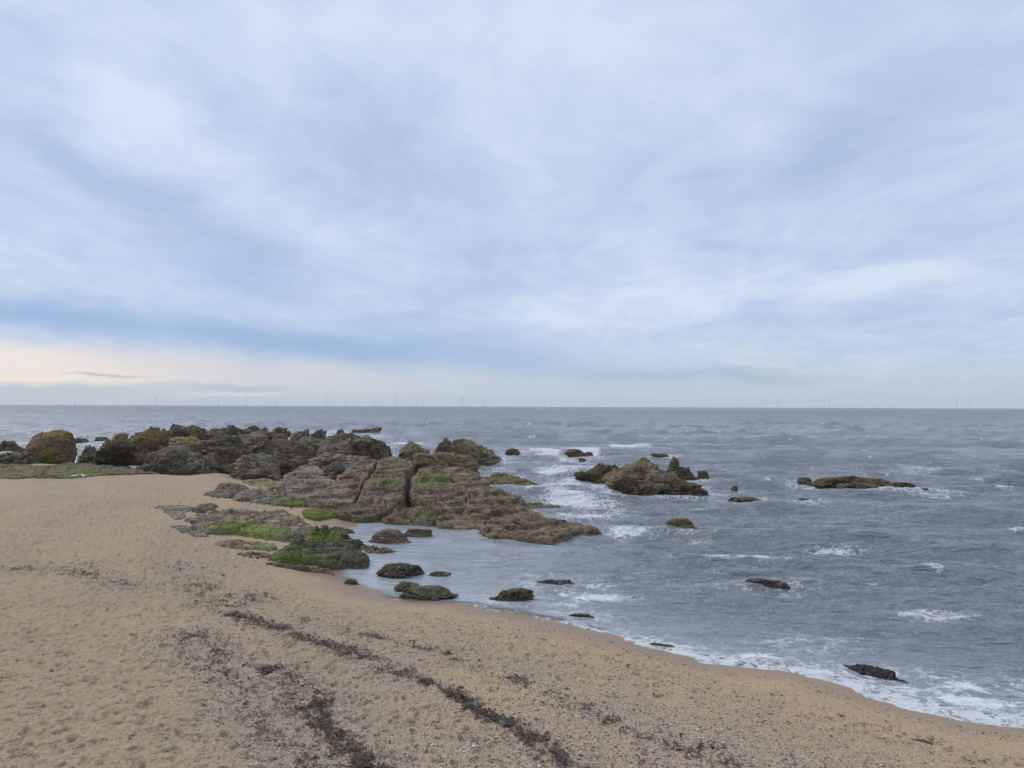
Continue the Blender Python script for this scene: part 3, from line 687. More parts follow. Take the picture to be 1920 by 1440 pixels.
def build_sea():
    az = np.concatenate([np.linspace(-115, -43, 40)[:-1], np.linspace(-43, 43, 1000), np.linspace(43, 115, 40)[1:]])
    az = np.radians(az)
    dy = np.concatenate([[0.16, 0.22, 0.3, 0.4], np.arange(0.55, 20, 0.3), np.arange(20, 375, 0.55), np.geomspace(376, 1200, 40)])
    D = 740 * CAM_H / dy
    nr, nc = len(D), len(az)
    A, R = np.meshgrid(az, D)
    jr = rng.normal(0, 1, A.shape)
    ker = np.hanning(25)[1:-1]
    ker /= np.sqrt((ker ** 2).sum())
    jr = np.stack([np.convolve(row, ker, 'same') for row in jr])   # rows waver, but smoothly along the crest
    jit = np.clip(jr * .3, -.45, .45) * sstep(R, 60, 200)
    R = R * (1 + jit * np.gradient(np.log(D))[:, None])
    fac = 1 / np.maximum(np.cos(A), math.cos(math.radians(46)))
    x, y = R * fac * np.sin(A), R * fac * np.cos(A)
    near = R < 400
    d = np.full(x.shape, -300.0)
    d[near] = land_d(x[near], y[near])
    s = -d                                        # metres out from the waterline
    # sheltered inlet
    inlet = np.exp(-(((x + 3.0) / 6.5) ** 2 + ((y - 33) / 9.0) ** 2) ** 1.5)
    calm = np.clip(inlet * 0.85 + (1 - sstep(s, 0.3, 4.5)) * 0.6, 0, 1)
    amp = (0.22 + 0.78 * sstep(s, 0.5, 12)) * (1 - 0.65 * inlet)
    r = np.random.default_rng(11)
    eta = np.zeros(x.shape)
    NW = 60
    lam = np.geomspace(0.6, 12, NW)
    for L in lam:
        th = -math.pi / 2 - 0.16 + r.normal(0, .32)
        k = 2 * math.pi / L
        a = 0.0150 * L ** 0.60 * r.uniform(.6, 1.3)
        ph = k * (x * math.cos(th) + y * math.sin(th)) + r.uniform(0, 6.28)
        eta += a * (1 - sstep(R, L * 25, L * 60)) * (1.6 * np.exp(np.sin(ph) - 1) - 0.74)
    gust = 0.75 + 0.5 * fbm(x / 30, y / 40, 2.0, 3)
    eta *= amp * gust * 2.1
    far = sstep(R, 35, 110) * sstep(s, 4, 25)
    sw = np.zeros(x.shape)
    for L in np.geomspace(7, 55, 44):
        th = -math.pi / 2 - 0.06 + r.normal(0, .2)
        k = 2 * math.pi / L
        ph = k * (x * math.cos(th) + y * math.sin(th)) + r.uniform(0, 6.28)
        sw += 0.011 * L ** 0.8 * r.uniform(.6, 1.3) * (1.6 * np.exp(np.sin(ph) - 1) - 0.74)
    eta += sw * far * gust
    eta += amp * 0.15 * fbm(x * .65, y * 1.6, 1.0, 5, .62) * (1 - .9 * sstep(R, 50, 130)) + sstep(R, 40, 140) * .42 * fbm(x * .13, y * .6, 6.0, 2, .5)
    # swash: the sheet climbs a little on the sand
    z = eta + 0.03 * np.exp(-np.maximum(s, 0) / .8)
    # foam
    foam = np.zeros(x.shape)
    brk = 0.35 + 0.95 * sstep(fbm(x / (2.5 + R * .012), y / (1.2 + R * .02), 4.4, 4), -.25, .35)
    for px, py, rx, ry, st in FOAM:
        c = at(px, py, 0)
        e = ((x - c[0]) / rx) ** 2 + ((y - c[1]) / ry) ** 2
        foam = np.maximum(foam, st * (.85 if st < .8 else 1) * np.exp(-e * .7) * brk)
    rightness = sstep(x, -1, 4)
    foam = np.maximum(foam, np.exp(-(np.maximum(s, 0) / (0.25 + 0.5 * rightness)) ** 2) * (0.34 + 0.44 * rightness) * (1 - .5 * inlet))
    foam = np.maximum(foam, rightness * 0.36 * np.exp(-(np.maximum(s, 0) / 1.7) ** 2))
    for (c, a, bb, zt), spec in zip(BF, B):
        if spec[8] in (R_SEA, R_POOL) or c[1] > 55:
            e = np.sqrt(((x - c[0]) / (a + .1)) ** 2 + ((y - c[1]) / (bb + .1)) ** 2)
            dd = np.abs(e - 1) * min(a, bb)
            foam = np.maximum(foam, (0.55 if c[1] > 45 else (.34 if c[0] > -1 else .15)) * np.exp(-(dd / (.35 + .012 * c[1])) ** 2))
    # scattered whitecaps on the crests
    cap = sstep(fbm(x / 1.6, y / 2.6, 3.3, 4), .18, .5) * sstep(eta, .06, .3) * (1 - calm)
    foam = np.maximum(foam, cap * 0.62)
    # wispy streaks of old foam
    streak = sstep(fbm(x / 6.0, y / 1.6, 8.3, 4), .22, .55) * sstep(s, 1, 5) * sstep(90 - R, 0, 50)
    foam = np.maximum(foam, streak * 0.58)
    shallow = np.clip(np.exp(-np.maximum(s, 0) / 2.2) * 0.9, 0, 1) * (1 - .35 * rightness) + 0.45 * inlet  # inlet term paints its pale sky reflection into the water colour
    thin = np.clip(1 - sstep(s, -0.05, 0.55), 0, 1) * .9
    keep = (d < 1.5)
    V = np.stack([x, y, z], -1).reshape(-1, 3)
    attrs = {'foam': foam.ravel(), 'shallow': shallow.ravel(), 'calm': calm.ravel(), 'thin': thin.ravel(), 'offing': sstep(np.log(np.maximum(R, 1)), math.log(110), math.log(900)).ravel()}
    F = grid_faces(nr, nc, keep)
    V, F, attrs = compact(V, F, attrs)
    o = mesh_obj("sea", V, F[:, ::-1], water_mat(), attrs=attrs)
    tag(o, 'choppy grey-blue sea reaching the horizon', 'sea', kind='structure')
build_sea()

# ------------------------------------------------------------------ rock materials
def rock_mat(name, dark, light, patch=(0.05, 0.045, 0.035), patch_amt=.5, scale=1.0, grit=.5, green=(0.055, 0.115, 0.012), base_green=0.0, rough=.85, bk=1.0, weedcol=(0.045, 0.035, 0.015)):
    m, g, b, out = new_mat(name)
    tc = g.node('ShaderNodeTexCoord').outputs['Object']
    geo = g.node('ShaderNodeNewGeometry')
    nx, ny, nz = g.sep(geo.outputs['Normal'])
    n1 = g.noise(tc, 0.9 * scale, 6, 0.62, .3)
    n2 = g.noise(g.mapv(tc, (1, 1, 2.6), (.25, .1, 0)), 2.6 * scale, 6, 0.65, .4)
    n3 = g.noise(tc, 11.0, 4, 0.65)
    n4 = g.noise(tc, 34.0, 3, 0.6)
    c = g.mix(g.ss(g.add(g.mul(n1, .45), g.mul(n2, .55)), .40, .60), dark, light)
    c = g.mix(g.mul(g.ss(g.noise(tc, 6.0, 4, .65), .52, .60), grit * .8), c, tuple(x * .45 for x in dark))
    c = g.mix(g.mul(g.ss(n2, .52, .66), patch_amt), c, patch)
    c = g.mix(g.mul(g.ss(n3, .50, .64), min(1, grit * 1.5)), c, tuple(x * .3 for x in dark))
    c = g.mix(g.mul(g.ss(n3, .48, .28), grit * .5), c, tuple(min(1, x * 1.5 + .02) for x in light))
    # pale barnacle / lichen flecks
    fl = g.mul(g.ss(n4, .60, .70), g.ss(n1, .45, .6))
    c = g.mix(g.mul(fl, .5), c, (0.36, 0.34, 0.30))
    li = g.ss(g.add(g.mul(g.attr('lichen'), .88), g.mul(g.sub(n2, .5), 2.2), g.mul(g.sub(n3, .5), 1.6)), .42, .85)
    c = g.mix(g.mul(li, .8), c, g.mix(n3, (0.16, 0.115, 0.02), (0.32, 0.26, 0.05)))
    wd = g.ss(g.add(g.attr('weed'), g.mul(g.sub(n2, .5), 1.2)), .4, .7)
    c = g.mix(g.mul(wd, .8), c, weedcol)
    up = g.ss(nz, .1, .75)
    al = g.add(g.attr('algae'), g.mul(up, base_green))
    al = g.ss(g.add(g.mul(al, .8), g.mul(g.sub(n2, .5), 1.9), g.mul(g.sub(n3, .5), 1.7)), .42, .95)
    gcol = g.mix(g.ss(n3, .3, .7), tuple(x * .55 for x in green), tuple(x * 1.5 for x in green))
    c = g.mix(g.mul(al, .85), c, gcol)
    g.put(b.inputs['Base Color'], c)
    b.inputs['Roughness'].default_value = rough
    b.inputs['Specular IOR Level'].default_value = .35
    cr = g.voro(g.mapv(tc, (1, 1, 1.7), (.3, .2, .4)), 2.2 * scale, 'DISTANCE_TO_EDGE')
    crk = g.ss(cr, 0.0, 0.07)
    h = g.add(g.mul(n2, .26 * bk), g.mul(n3, .10 * bk * bk), g.mul(n4, .025 * bk), g.mul(crk, .06), g.mul(n1, .1))
    g.put(b.inputs['Normal'], g.bump(h, 1.0, 1.0))
    return m
RM = {
    'dark': rock_mat('rock_dark', (0.078, 0.064, 0.041), (0.255, 0.208, 0.138), (0.14, 0.115, 0.042), .55, base_green=.10, green=(0.10, 0.105, 0.022)),
    'black': rock_mat('rock_black', (0.022, 0.022, 0.020), (0.07, 0.066, 0.058), (0.05, 0.045, 0.028), .4, rough=.45),
    'brown': rock_mat(grit=.28, bk=.62, name='rock_brown', dark=(0.078, 0.055, 0.033), light=(0.278, 0.212, 0.132), patch=(0.085, 0.072, 0.036), patch_amt=.6, base_green=.06, green=(0.085, 0.115, 0.016)),
    'slabbrown': rock_mat(grit=.28, bk=.62, name='rock_slab_brown', dark=(0.075, 0.052, 0.029), light=(0.25, 0.175, 0.105), patch=(0.115, 0.09, 0.026), patch_amt=.7, base_green=.10, green=(0.10, 0.105, 0.016)),
    'grey': rock_mat(grit=.28, bk=.62, name='rock_grey', dark=(0.095, 0.078, 0.052), light=(0.31, 0.255, 0.18), patch=(0.095, 0.085, 0.048), patch_amt=.5, base_green=.10, green=(0.11, 0.145, 0.012)),
    'greybrown': rock_mat(grit=.28, bk=.62, name='rock_grey_brown', dark=(0.12, 0.095, 0.06), light=(0.36, 0.288, 0.192), patch=(0.15, 0.125, 0.055), patch_amt=.5, base_green=.16, green=(0.125, 0.165, 0.012)),
    'tan': rock_mat('rock_tan', (0.155, 0.12, 0.068), (0.36, 0.285, 0.165), (0.095, 0.085, 0.035), .55, base_green=.06, green=(0.10, 0.105, 0.02)),
    'olive': rock_mat('rock_olive', (0.105, 0.085, 0.04), (0.26, 0.21, 0.10), (0.085, 0.08, 0.026), .5, base_green=.12, green=(0.12, 0.118, 0.018)),
    'lichen': rock_mat('rock_lichen', (0.12, 0.076, 0.044), (0.28, 0.18, 0.105), (0.20, 0.155, 0.035), .6, base_green=.10, green=(0.095, 0.145, 0.014)),
    'stack': rock_mat('rock_stack', (0.12, 0.09, 0.052), (0.33, 0.25, 0.15), (0.11, 0.095, 0.03), .6, base_green=.06, green=(0.10, 0.105, 0.018)),
    'weed': rock_mat('rock_weed', (0.065, 0.05, 0.024), (0.20, 0.15, 0.072), (0.11, 0.095, 0.024), .6, base_green=.12, green=(0.095, 0.10, 0.014), rough=.6),
    'mussel': rock_mat('rock_mussel', (0.065, 0.055, 0.034), (0.20, 0.17, 0.11), (0.03, 0.03, 0.028), .7, grit=.8),
    'moss': rock_mat('rock_moss', (0.09, 0.082, 0.046), (0.21, 0.185, 0.11), (0.095, 0.095, 0.03), .5, base_green=.26, green=(0.15, 0.165, 0.014)),
    'mossdark': rock_mat(bk=.7, name='rock_moss_dark', dark=(0.050, 0.046, 0.025), light=(0.165, 0.142, 0.08), patch=(0.05, 0.055, 0.018), patch_amt=.6, base_green=.12, green=(0.10, 0.145, 0.012)),
    'purple': rock_mat('rock_purple', (0.075, 0.055, 0.054), (0.18, 0.14, 0.13), (0.04, 0.036, 0.036), .5, rough=.5),
    'algaeflat': rock_mat('rock_algae_flat', (0.105, 0.092, 0.052), (0.24, 0.21, 0.125), (0.08, 0.078, 0.026), .6, base_green=.30, green=(0.12, 0.135, 0.018)),
}

# ------------------------------------------------------------------ rocks
_bm = {}
def ico(n):
    if n not in _bm:
        bm = bmesh.new()
        bmesh.ops.create_icosphere(bm, subdivisions=n, radius=1.0)
        v = np.array([p.co[:] for p in bm.verts]); f = np.array([[q.index for q in p.verts] for p in bm.faces])
        bm.free()
        _bm[n] = (v / np.linalg.norm(v, axis=1)[:, None], f)
    return _bm[n]
def spot_attr(V, spots, ax=1.6):
    """spots measured on the photo -> a patch of real size round that point of the rock"""
    a = np.zeros(len(V))
    if not spots:
        return a
    u, v, dep = project(V)
    for px, py, rad, st in spots:
        e2 = (u - px) ** 2 + (v - py) ** 2 + ((dep - dep.min()) * 0.6) ** 2
        c = V[np.argmin(e2)]
        e = ((V[:, 0] - c[0]) / (rad * ax)) ** 2 + ((V[:, 1] - c[1]) / (rad * 1.3)) ** 2 + ((V[:, 2] - c[2]) / rad) ** 2
        a = np.maximum(a, st * np.exp(-e))
    return a
def fracture(Pn, n, r, grad=.6):
    """broken-block relief: random cells, each its own tilted plane"""
    lo, hi = Pn.min(0), Pn.max(0)
    S = r.uniform(lo, hi, (n, Pn.shape[1]))
    S32, P32 = S.astype(np.float32), Pn.astype(np.float32)
    s2 = (S32 ** 2).sum(1)[None]
    k = np.concatenate([np.argmin(s2 - 2 * P32[j:j + 700] @ S32.T, 1) for j in range(0, len(P32), 700)])
    off = r.normal(size=n); gv = r.normal(size=(n, Pn.shape[1])) * grad
    cs = (np.prod(hi - lo) / n) ** (1 / Pn.shape[1])
    return off[k] * .5 + np.einsum('ij,ij->i', gv[k], Pn - S[k]) / cs
NAMES = {R_OUT: 'outcrop_rock', R_SEA: 'sea_rock', R_SLAB: 'beach_slab', R_POOL: 'inlet_rock'}
for i, ((x0, x1, yt, yb, zb, dr, mat, label, group, kw), (c, a, bb, zt)) in enumerate(zip(B, BF)):
    r = np.random.default_rng(100 + i)
    wpx = x1 - x0
    n = 6 if wpx > 60 else (5 if wpx > 24 else 4)
    dirs, F = ico(n)
    H = zt - zb
    rough = kw.get('rough', 1.0)
    nf = kw.get('facets', 16)
    # faceted core: a softened convex block
    pn = r.normal(size=(nf, 3)); pn /= np.linalg.norm(pn, axis=1)[:, None]
    pd = r.uniform(.72, 1.0, nf)
    q = np.maximum(dirs @ pn.T, 0) / pd
    rad = np.power(np.sum(np.power(q, 9), 1) + 0.72 ** 9, -1 / 9.0)
    rad = np.minimum(rad, 1.25)
    V = dirs * rad[:, None]
    # break-up: ledges along a tilted bedding, then rubble at falling sizes
    tilt = r.uniform(-.5, .5); s0 = r.uniform(0, 50)
    asp = np.array([a, bb, max(H, .15)])
    W = V * asp
    sz = (a * bb * max(H, .2)) ** (1 / 3)
    p = W / sz
    bed = p[:, 2] * math.cos(tilt) + p[:, 0] * math.sin(tilt)
    led = perlin(p[:, 0] * .7 + s0, p[:, 1] * .7, bed * 3.2)
    big = fbm(p[:, 0] * 1.15 + s0, p[:, 1] * 1.15, p[:, 2] * 1.15, 3)
    rid = fbm(p[:, 0] * 1.9 + s0 + 7, p[:, 1] * 1.9, p[:, 2] * 2.6, 5, .55, ridged=True)
    fine = fbm(p[:, 0] * 5.5 + s0, p[:, 1] * 5.5, bed * 9, 3, .6)
    ck1 = np.exp(-(np.abs(perlin(p[:, 0] * 1.1 + s0 + 3, p[:, 1] * 1.1, bed * 2.2)) / .055) ** 2)
    ck2 = np.exp(-(np.abs(perlin(p[:, 0] * 2.6 + s0 + 9, p[:, 1] * 2.6, bed * 4.5 + 2)) / .07) ** 2)
    ck3 = np.exp(-(np.abs(perlin(p[:, 0] * 4.2 - bed * 1.5 + s0, p[:, 1] * 3.2, p[:, 2] * 2.0 + 5)) / .08) ** 2)
    jit = np.stack([perlin(p[:, 0] * 2 + s0, p[:, 1] * 2, p[:, 2] * 2 + q_) for q_ in (0, 5, 11)], 1) * .16
    pb = np.stack([p[:, 0], p[:, 1], bed * 1.7], 1) + jit
    f1 = fracture(pb, 26, r); f2 = fracture(pb + jit * .5, 150, r); f3 = fracture(pb, 420, r) if n > 5 else 0
    disp = min(rough, 1.25) * (0.12 * big + 0.05 * (rid - .15) + 0.10 * led + 0.028 * fine + .125 * f1 + .06 * f2 + .014 * f3 - .10 * ck1 - .06 * ck2 - .02 * ck3)
    disp = np.clip(disp, -.45, .5)
    V = V * (1 + disp)[:, None]
    if 'wedge' in kw:                                  # lower towards one side
        t = V[:, 0]
        V[:, 2] *= 1 - 0.45 * kw['wedge'] * np.clip(t + .2, -1, 1.2)
    if H < .75 and 'wedge' not in kw:                  # low rocks thin out towards their rims
        V[:, 2] *= np.clip(1.02 - .5 * (V[:, 0] ** 2 + V[:, 1] ** 2) ** 2, .15, 1.1)
        V[:, 2] = np.where(V[:, 2] > 0, np.tanh(V[:, 2] * 1.6), V[:, 2])
    if 'dome' in kw:
        V[:, 2] *= np.clip(1.05 - kw['dome'] * (V[:, 0] ** 2 + .6 * V[:, 1] ** 2), .12, 1.1)
    # fit the measured extents
    vis = V[:, 2] > -0.15
    V[:, 0] = (V[:, 0] - (V[vis, 0].max() + V[vis, 0].min()) / 2) / ((V[vis, 0].max() - V[vis, 0].min()) / 2)
    V[:, 1] /= np.abs(V[vis, 1]).max()
    V[:, 2] = (V[:, 2] + .12) / (V[:, 2].max() + .12)
    V[:, 2] = np.where(V[:, 2] < 0, np.maximum(V[:, 2] * H, -min(.9, max(H, .3))), V[:, 2] * H)
    if group == R_OUT:
        a, bb = a * kw.get('wide', 1.1), bb * 1.3
    X, Y = V[:, 0] * a, V[:, 1] * bb
    an = -math.atan2(c[0], c[1]) + kw.get('turn', 0.0)
    G3 = np.stack([c[0] + X * math.cos(an) - Y * math.sin(an), c[1] + X * math.sin(an) + Y * math.cos(an), zb + V[:, 2]], 1)
    at_ = {'algae': spot_attr(G3, kw.get('algae')), 'lichen': spot_attr(G3, kw.get('lichen')), 'weed': spot_attr(G3, kw.get('weed'))}
    org = np.array([c[0], c[1], zb])
    o = mesh_obj(NAMES[group], G3 - org, F, RM[mat], attrs=at_)
    o.location = org
    tag(o, label, 'rock', group)

MASSIF_Z = ([840, 850, 870, 900, 925, 950, 975, 1000, 1015], [2.55, 2.4, 2.0, 1.5, 1.0, .55, .22, .02, .0])
SPUR_Z = ([880, 890, 905, 925], [.9, .7, .35, .0])
for i, (pts, mode, H, er, mat, label, group, kw) in enumerate(P):
    pts = np.array(pts, float)
    if mode == 'massif':
        W3 = np.array([at(px, py, np.interp(py, *MASSIF_Z)) for px, py in pts])
        er, H = er * .6, H * .8
    elif mode == 'spur':
        W3 = np.array([at(px, py, np.interp(py, *SPUR_Z)) for px, py in pts])
    elif mode == 'pool':
        W3 = np.array([at(px, py, -.02) for px, py in pts])
    else:
        W3 = on_sand(pts)
        if mode == 'sandflat':
            W3[:, 2] = np.clip(W3[:, 2], 0.0, .5)
    # the back rim is seen over the top: draw the footprint in by the height it hides
    c = W3.mean(0)
    D = c[1]
    if mode in ('sand', 'sandflat', 'pool'):
        hide = H * 0.75 * D / (CAM_H - c[2])
        t = (W3[:, 1] - W3[:, 1].min()) / max(np.ptp(W3[:, 1]), 1e-6)
        span = np.ptp(W3[:, 1])
        k = min(hide, span * .55)
        W3[:, 1] -= t * k
        W3[:, 0] *= 1 - t * k / W3[:, 1].mean()
    px_m = D / 740.0
    gx = max(px_m * .95, .035); gy = max(px_m * 1.5, .06)
    mg = .35
    xs = np.arange(W3[:, 0].min() - mg, W3[:, 0].max() + mg, gx)
    ys = np.arange(W3[:, 1].min() - mg, W3[:, 1].max() + mg, gy)
    X, Y = np.meshgrid(xs, ys)
    d = poly_dist(X, Y, W3[:, :2])
    s0 = 13.7 * i
    d = d + .38 * fbm(X * 1.0 + s0, Y * 1.0, 0, 4) * min(1, er * 1.8) + .05 * perlin(X * 4 + s0, Y * 4, 0)
    # surface through the rim heights
    Zb = np.zeros(X.shape); Wt = np.zeros(X.shape)
    for q in W3:
        w = 1 / (((X - q[0]) ** 2 + (Y - q[1]) ** 2) + .25) ** 1.5
        Zb += w * q[2]; Wt += w
    Zb /= Wt
    if mode == 'sand':
        Zb = sand_z(X.ravel(), Y.ravel()).reshape(X.shape)
    e = np.clip(d / er, 0, 1)
    dome = H * np.sqrt(np.clip(1 - (1 - e) ** 2, 0, 1)) * (.8 if mode == 'sand' else 1)
    tb = .5 * perlin(X * .5 + s0, Y * .5, 4.0)
    # stepped bedding and worn hollows
    stp = perlin(X * .55 + s0, Y * 1.5 + .8 * tb, 1.7)
    stp2 = fbm(X * .8 + s0, Y * 2.4 + tb, 6.1, 3, ridged=True)
    terr = np.round(stp * 3) / 3 * .55 + stp * .45
    amp = min(1, .3 + H * 1.4) * (.5 if mode == 'sand' else 1)
    nz = amp * (kw.get('step', .22 if mode != 'sandflat' else .34) * terr + .07 * (stp2 - .1) + .05 * fbm(X * 2.4 + s0, Y * 2.4, 2.0, 4)) * sstep(d, -.05, .4)
    cka = np.exp(-(np.abs(perlin(X * .75 + Y * .12 + s0, Y * .22, 9.0)) / .03) ** 2)
    ckb = np.exp(-(np.abs(perlin(X * .35 + s0, Y * 1.3 - X * .25, 5.0)) / .05) ** 2)
    ckc = np.exp(-(np.abs(perlin(X * 1.6 + s0, Y * 2.6, 3.0)) / .07) ** 2)
    nz = nz - amp * sstep(d, .0, .3) * (.20 * cka + .16 * ckb + .07 * ckc)
    r = np.random.default_rng(500 + i)
    w1_, w2_ = perlin(X * .9 + s0, Y * .9, 1.0) * .5, perlin(X * 1.1, Y * 1.1 + s0, 7.0) * .5
    ca, sa = math.cos(.25), math.sin(.25)
    Q = np.stack([((X + w1_) * ca + (Y + w2_) * sa).ravel() * .62, ((Y + w2_) * ca - (X + w1_) * sa).ravel() * .85], 1)
    area = np.prod(np.ptp(Q, axis=0))
    f1 = fracture(Q, max(3, int(area / 1.1)), r, .5).reshape(X.shape)
    f2 = fracture(Q, max(6, int(area / .16)), r, .6).reshape(X.shape)
    nz = nz + sstep(d, -.05, .25) * min(1, .25 + H * 2.2) * ((.07 if mode == 'sand' else .13) * f1 + .05 * f2)
    nz = nz + amp * .07 * fbm(X * 1.3 + s0, Y * 1.7, 2.9, 4, .6)
    # bedding planes: the slope breaks into treads and risers that wander across it
    hs = .30 if mode in ('massif', 'spur') else .16
    lvl = (Zb + dome + (.30 * fbm(X * .55 + s0, Y * .8, 3.3, 3) - .16 * X * .3 + nz * .6) * (hs / .3)) / hs
    fr = lvl - np.floor(lvl)
    stair = (np.floor(lvl) + sstep(fr, .72, 1.0) - lvl) * hs
    nz = nz + stair * sstep(d, .02, .3) * .8
    top = Zb + dome + nz
    # slopes off the rim
    depth = 1.1 if mode in ('massif', 'spur') else .6
    fall = sstep(-d, 0.0, .22)
    Z = np.where(d > 0, top, top - depth * fall)
    if mode == 'sand':
        Z = np.where(d > 0, Z, Zb - .05 - depth * fall * .7)
    F = grid_faces(len(ys), len(xs), d > -.24)
    V = np.stack([X, Y, Z], -1).reshape(-1, 3)
    V, F, _ = compact(V, F)
    at_ = {'algae': spot_attr(V, kw.get('algae')), 'lichen': spot_attr(V, kw.get('lichen')), 'weed': np.zeros(len(V))}
    org = np.array([c[0], c[1], V[:, 2].min()])
    o = mesh_obj(NAMES[group], V - org, F, RM[mat], attrs=at_)
    o.location = org
    tag(o, label, 'rock', group)

# bedrock that shows dark in the clefts between the slabs
def bedrock():
    pts = Z2((600, 700), (780, 520), (1000, 470), (1300, 440), (1600, 470)) + Z3((560, 450), (800, 510), (900, 610), (1110, 720), (1150, 790), (1250, 880), (900, 930), (700, 850), (450, 760), (300, 740)) + Z2((1400, 860), (1250, 880), (1000, 860), (760, 790))
    W3 = np.array([at(px, py, np.interp(py, *MASSIF_Z)) for px, py in pts])
    xs = np.arange(W3[:, 0].min() - 1, W3[:, 0].max() + 1, .12); ys = np.arange(W3[:, 1].min() - 1, W3[:, 1].max() + 1, .16)
    X, Y = np.meshgrid(xs, ys)
    d = poly_dist(X, Y, W3[:, :2])
    Zb = np.zeros(X.shape); Wt = np.zeros(X.shape)
    for q in W3:
        w = 1 / (((X - q[0]) ** 2 + (Y - q[1]) ** 2) + .25) ** 1.5
        Zb += w * q[2]; Wt += w
    Z = Zb / Wt - .55 + .15 * fbm(X, Y, 3.1, 4) - 1.2 * sstep(-d, 0, .7)
    V = np.stack([X, Y, Z], -1).reshape(-1, 3)
    V, F, _ = compact(V, grid_faces(len(ys), len(xs), d > -.8))
    o = mesh_obj('bedrock', V, F, RM['black'], attrs={k: np.zeros(len(V)) for k in ('algae', 'lichen', 'weed')})
    tag(o, 'dark bedrock showing in the clefts between the brown slabs', 'rock', R_OUT)
bedrock()

# ------------------------------------------------------------------ drift weed and pebbles on the sand
def weed_mat():
    m, g, b, out = new_mat("dry_seaweed")
    n = g.noise(g.node('ShaderNodeNewGeometry').outputs['Position'], 9.0, 3, .6)
    g.put(b.inputs['Base Color'], g.mix(n, (0.024, 0.018, 0.012), (0.095, 0.068, 0.045)))
    b.inputs['Roughness'].default_value = .8
    return m
WM = weed_mat()
def sand_rough(x, y):
    d = land_d(x, y)
    return sand_from_d(d, x, y) + sstep(d, 1.6, 4.0) * .03 * fbm(x * 2.2, y * 2.2, .5, 3)
WLAB = {
    'main': 'longest dark drift line of seaweed running diagonally down the beach',
    'inner': 'patchy drift line of black weed at bottom centre, left of the longest one',
    'left': 'scattered clumps of dark weed along the foot of the trodden sand',
    'upper': 'loose scatter of dark weed below the vivid green slab',
    'back': 'faint line of weed crumbs across the trodden sand at left',
    'outer': 'thin weed line seaward of the longest drift line, upper half',
    'edge': 'thin broken weed line seaward of the longest drift line, lower half',
    'specks': 'sparse single tufts of weed on the wet sand near the waves',
}
def scatter_weed(name, pts, hw, n):
    x, y, s = polyline_pts(pts, n)
    cl = perlin(s * 1.1, s * 0 + len(name) * 3.3, .5) + .6 * perlin(s * 3.1, s * 0 + 8.8, 1.5)
    keep = rng.uniform(size=n) < np.clip((.9 if name in ('main', 'inner') else .55) + .9 * cl, .05, 1)
    # gather round clump centres so that the line reads as clots with gaps
    x, y, s = x[keep], y[keep], s[keep]
    wid = hw * (1 + .8 * perlin(s * .7, s * 0, 5.5))
    off = rng.normal(size=(2, len(x))) * wid
    x = x + off[0]; y = y + off[1] * 1.1
    cn = perlin(x * 2.6, y * 2.6, 3.0) + .5 * perlin(x * 6, y * 6, 9.0)
    k2 = rng.uniform(size=len(x)) < np.clip((.55 if name in ('main', 'inner') else .40) + (1.2 if name == 'main' else 1.6) * cn, .05, 1)
    x, y = x[k2], y[k2]
    z = sand_rough(x, y)
    m = len(x)
    # each piece: a curled ribbon of three quads
    ang = rng.uniform(0, 2 * math.pi, m); L = rng.lognormal(-3.05, .5, m); Wd = L * rng.uniform(.12, .4, m)
    crv = rng.normal(0, .9, m); lift = rng.uniform(.0, .35, m) * L + .004
    vs = np.zeros((m, 8, 3))
    tx, ty, a_ = x.copy(), y.copy(), ang.copy()
    for j in range(4):
        h = z + .006 + lift * math.sin(math.pi * (j + .5) / 4) + rng.uniform(0, .012, m)
        w = Wd * (.6 if j in (0, 3) else 1)
        tw = rng.uniform(-.5, .5, m) * w
        vs[:, 2 * j] = np.stack([tx - np.sin(a_) * w / 2, ty + np.cos(a_) * w / 2, h + tw], 1)
        vs[:, 2 * j + 1] = np.stack([tx + np.sin(a_) * w / 2, ty - np.cos(a_) * w / 2, h - tw * .5], 1)
        tx = tx + np.cos(a_) * L / 3; ty = ty + np.sin(a_) * L / 3
        a_ = a_ + crv
    base = (np.arange(m) * 8)[:, None, None]
    q = np.array([[0, 1, 3, 2], [2, 3, 5, 4], [4, 5, 7, 6]])[None]
    o = mesh_obj('drift_seaweed', vs.reshape(-1, 3), (base + q).reshape(-1, 4), WM, smooth=False)
    tag(o, WLAB[name], 'seaweed', 'drift lines of seaweed', 'stuff')
for n_, p_, w_, k_ in WRACK:
    scatter_weed(n_, p_, w_, int(k_ * 2.6))

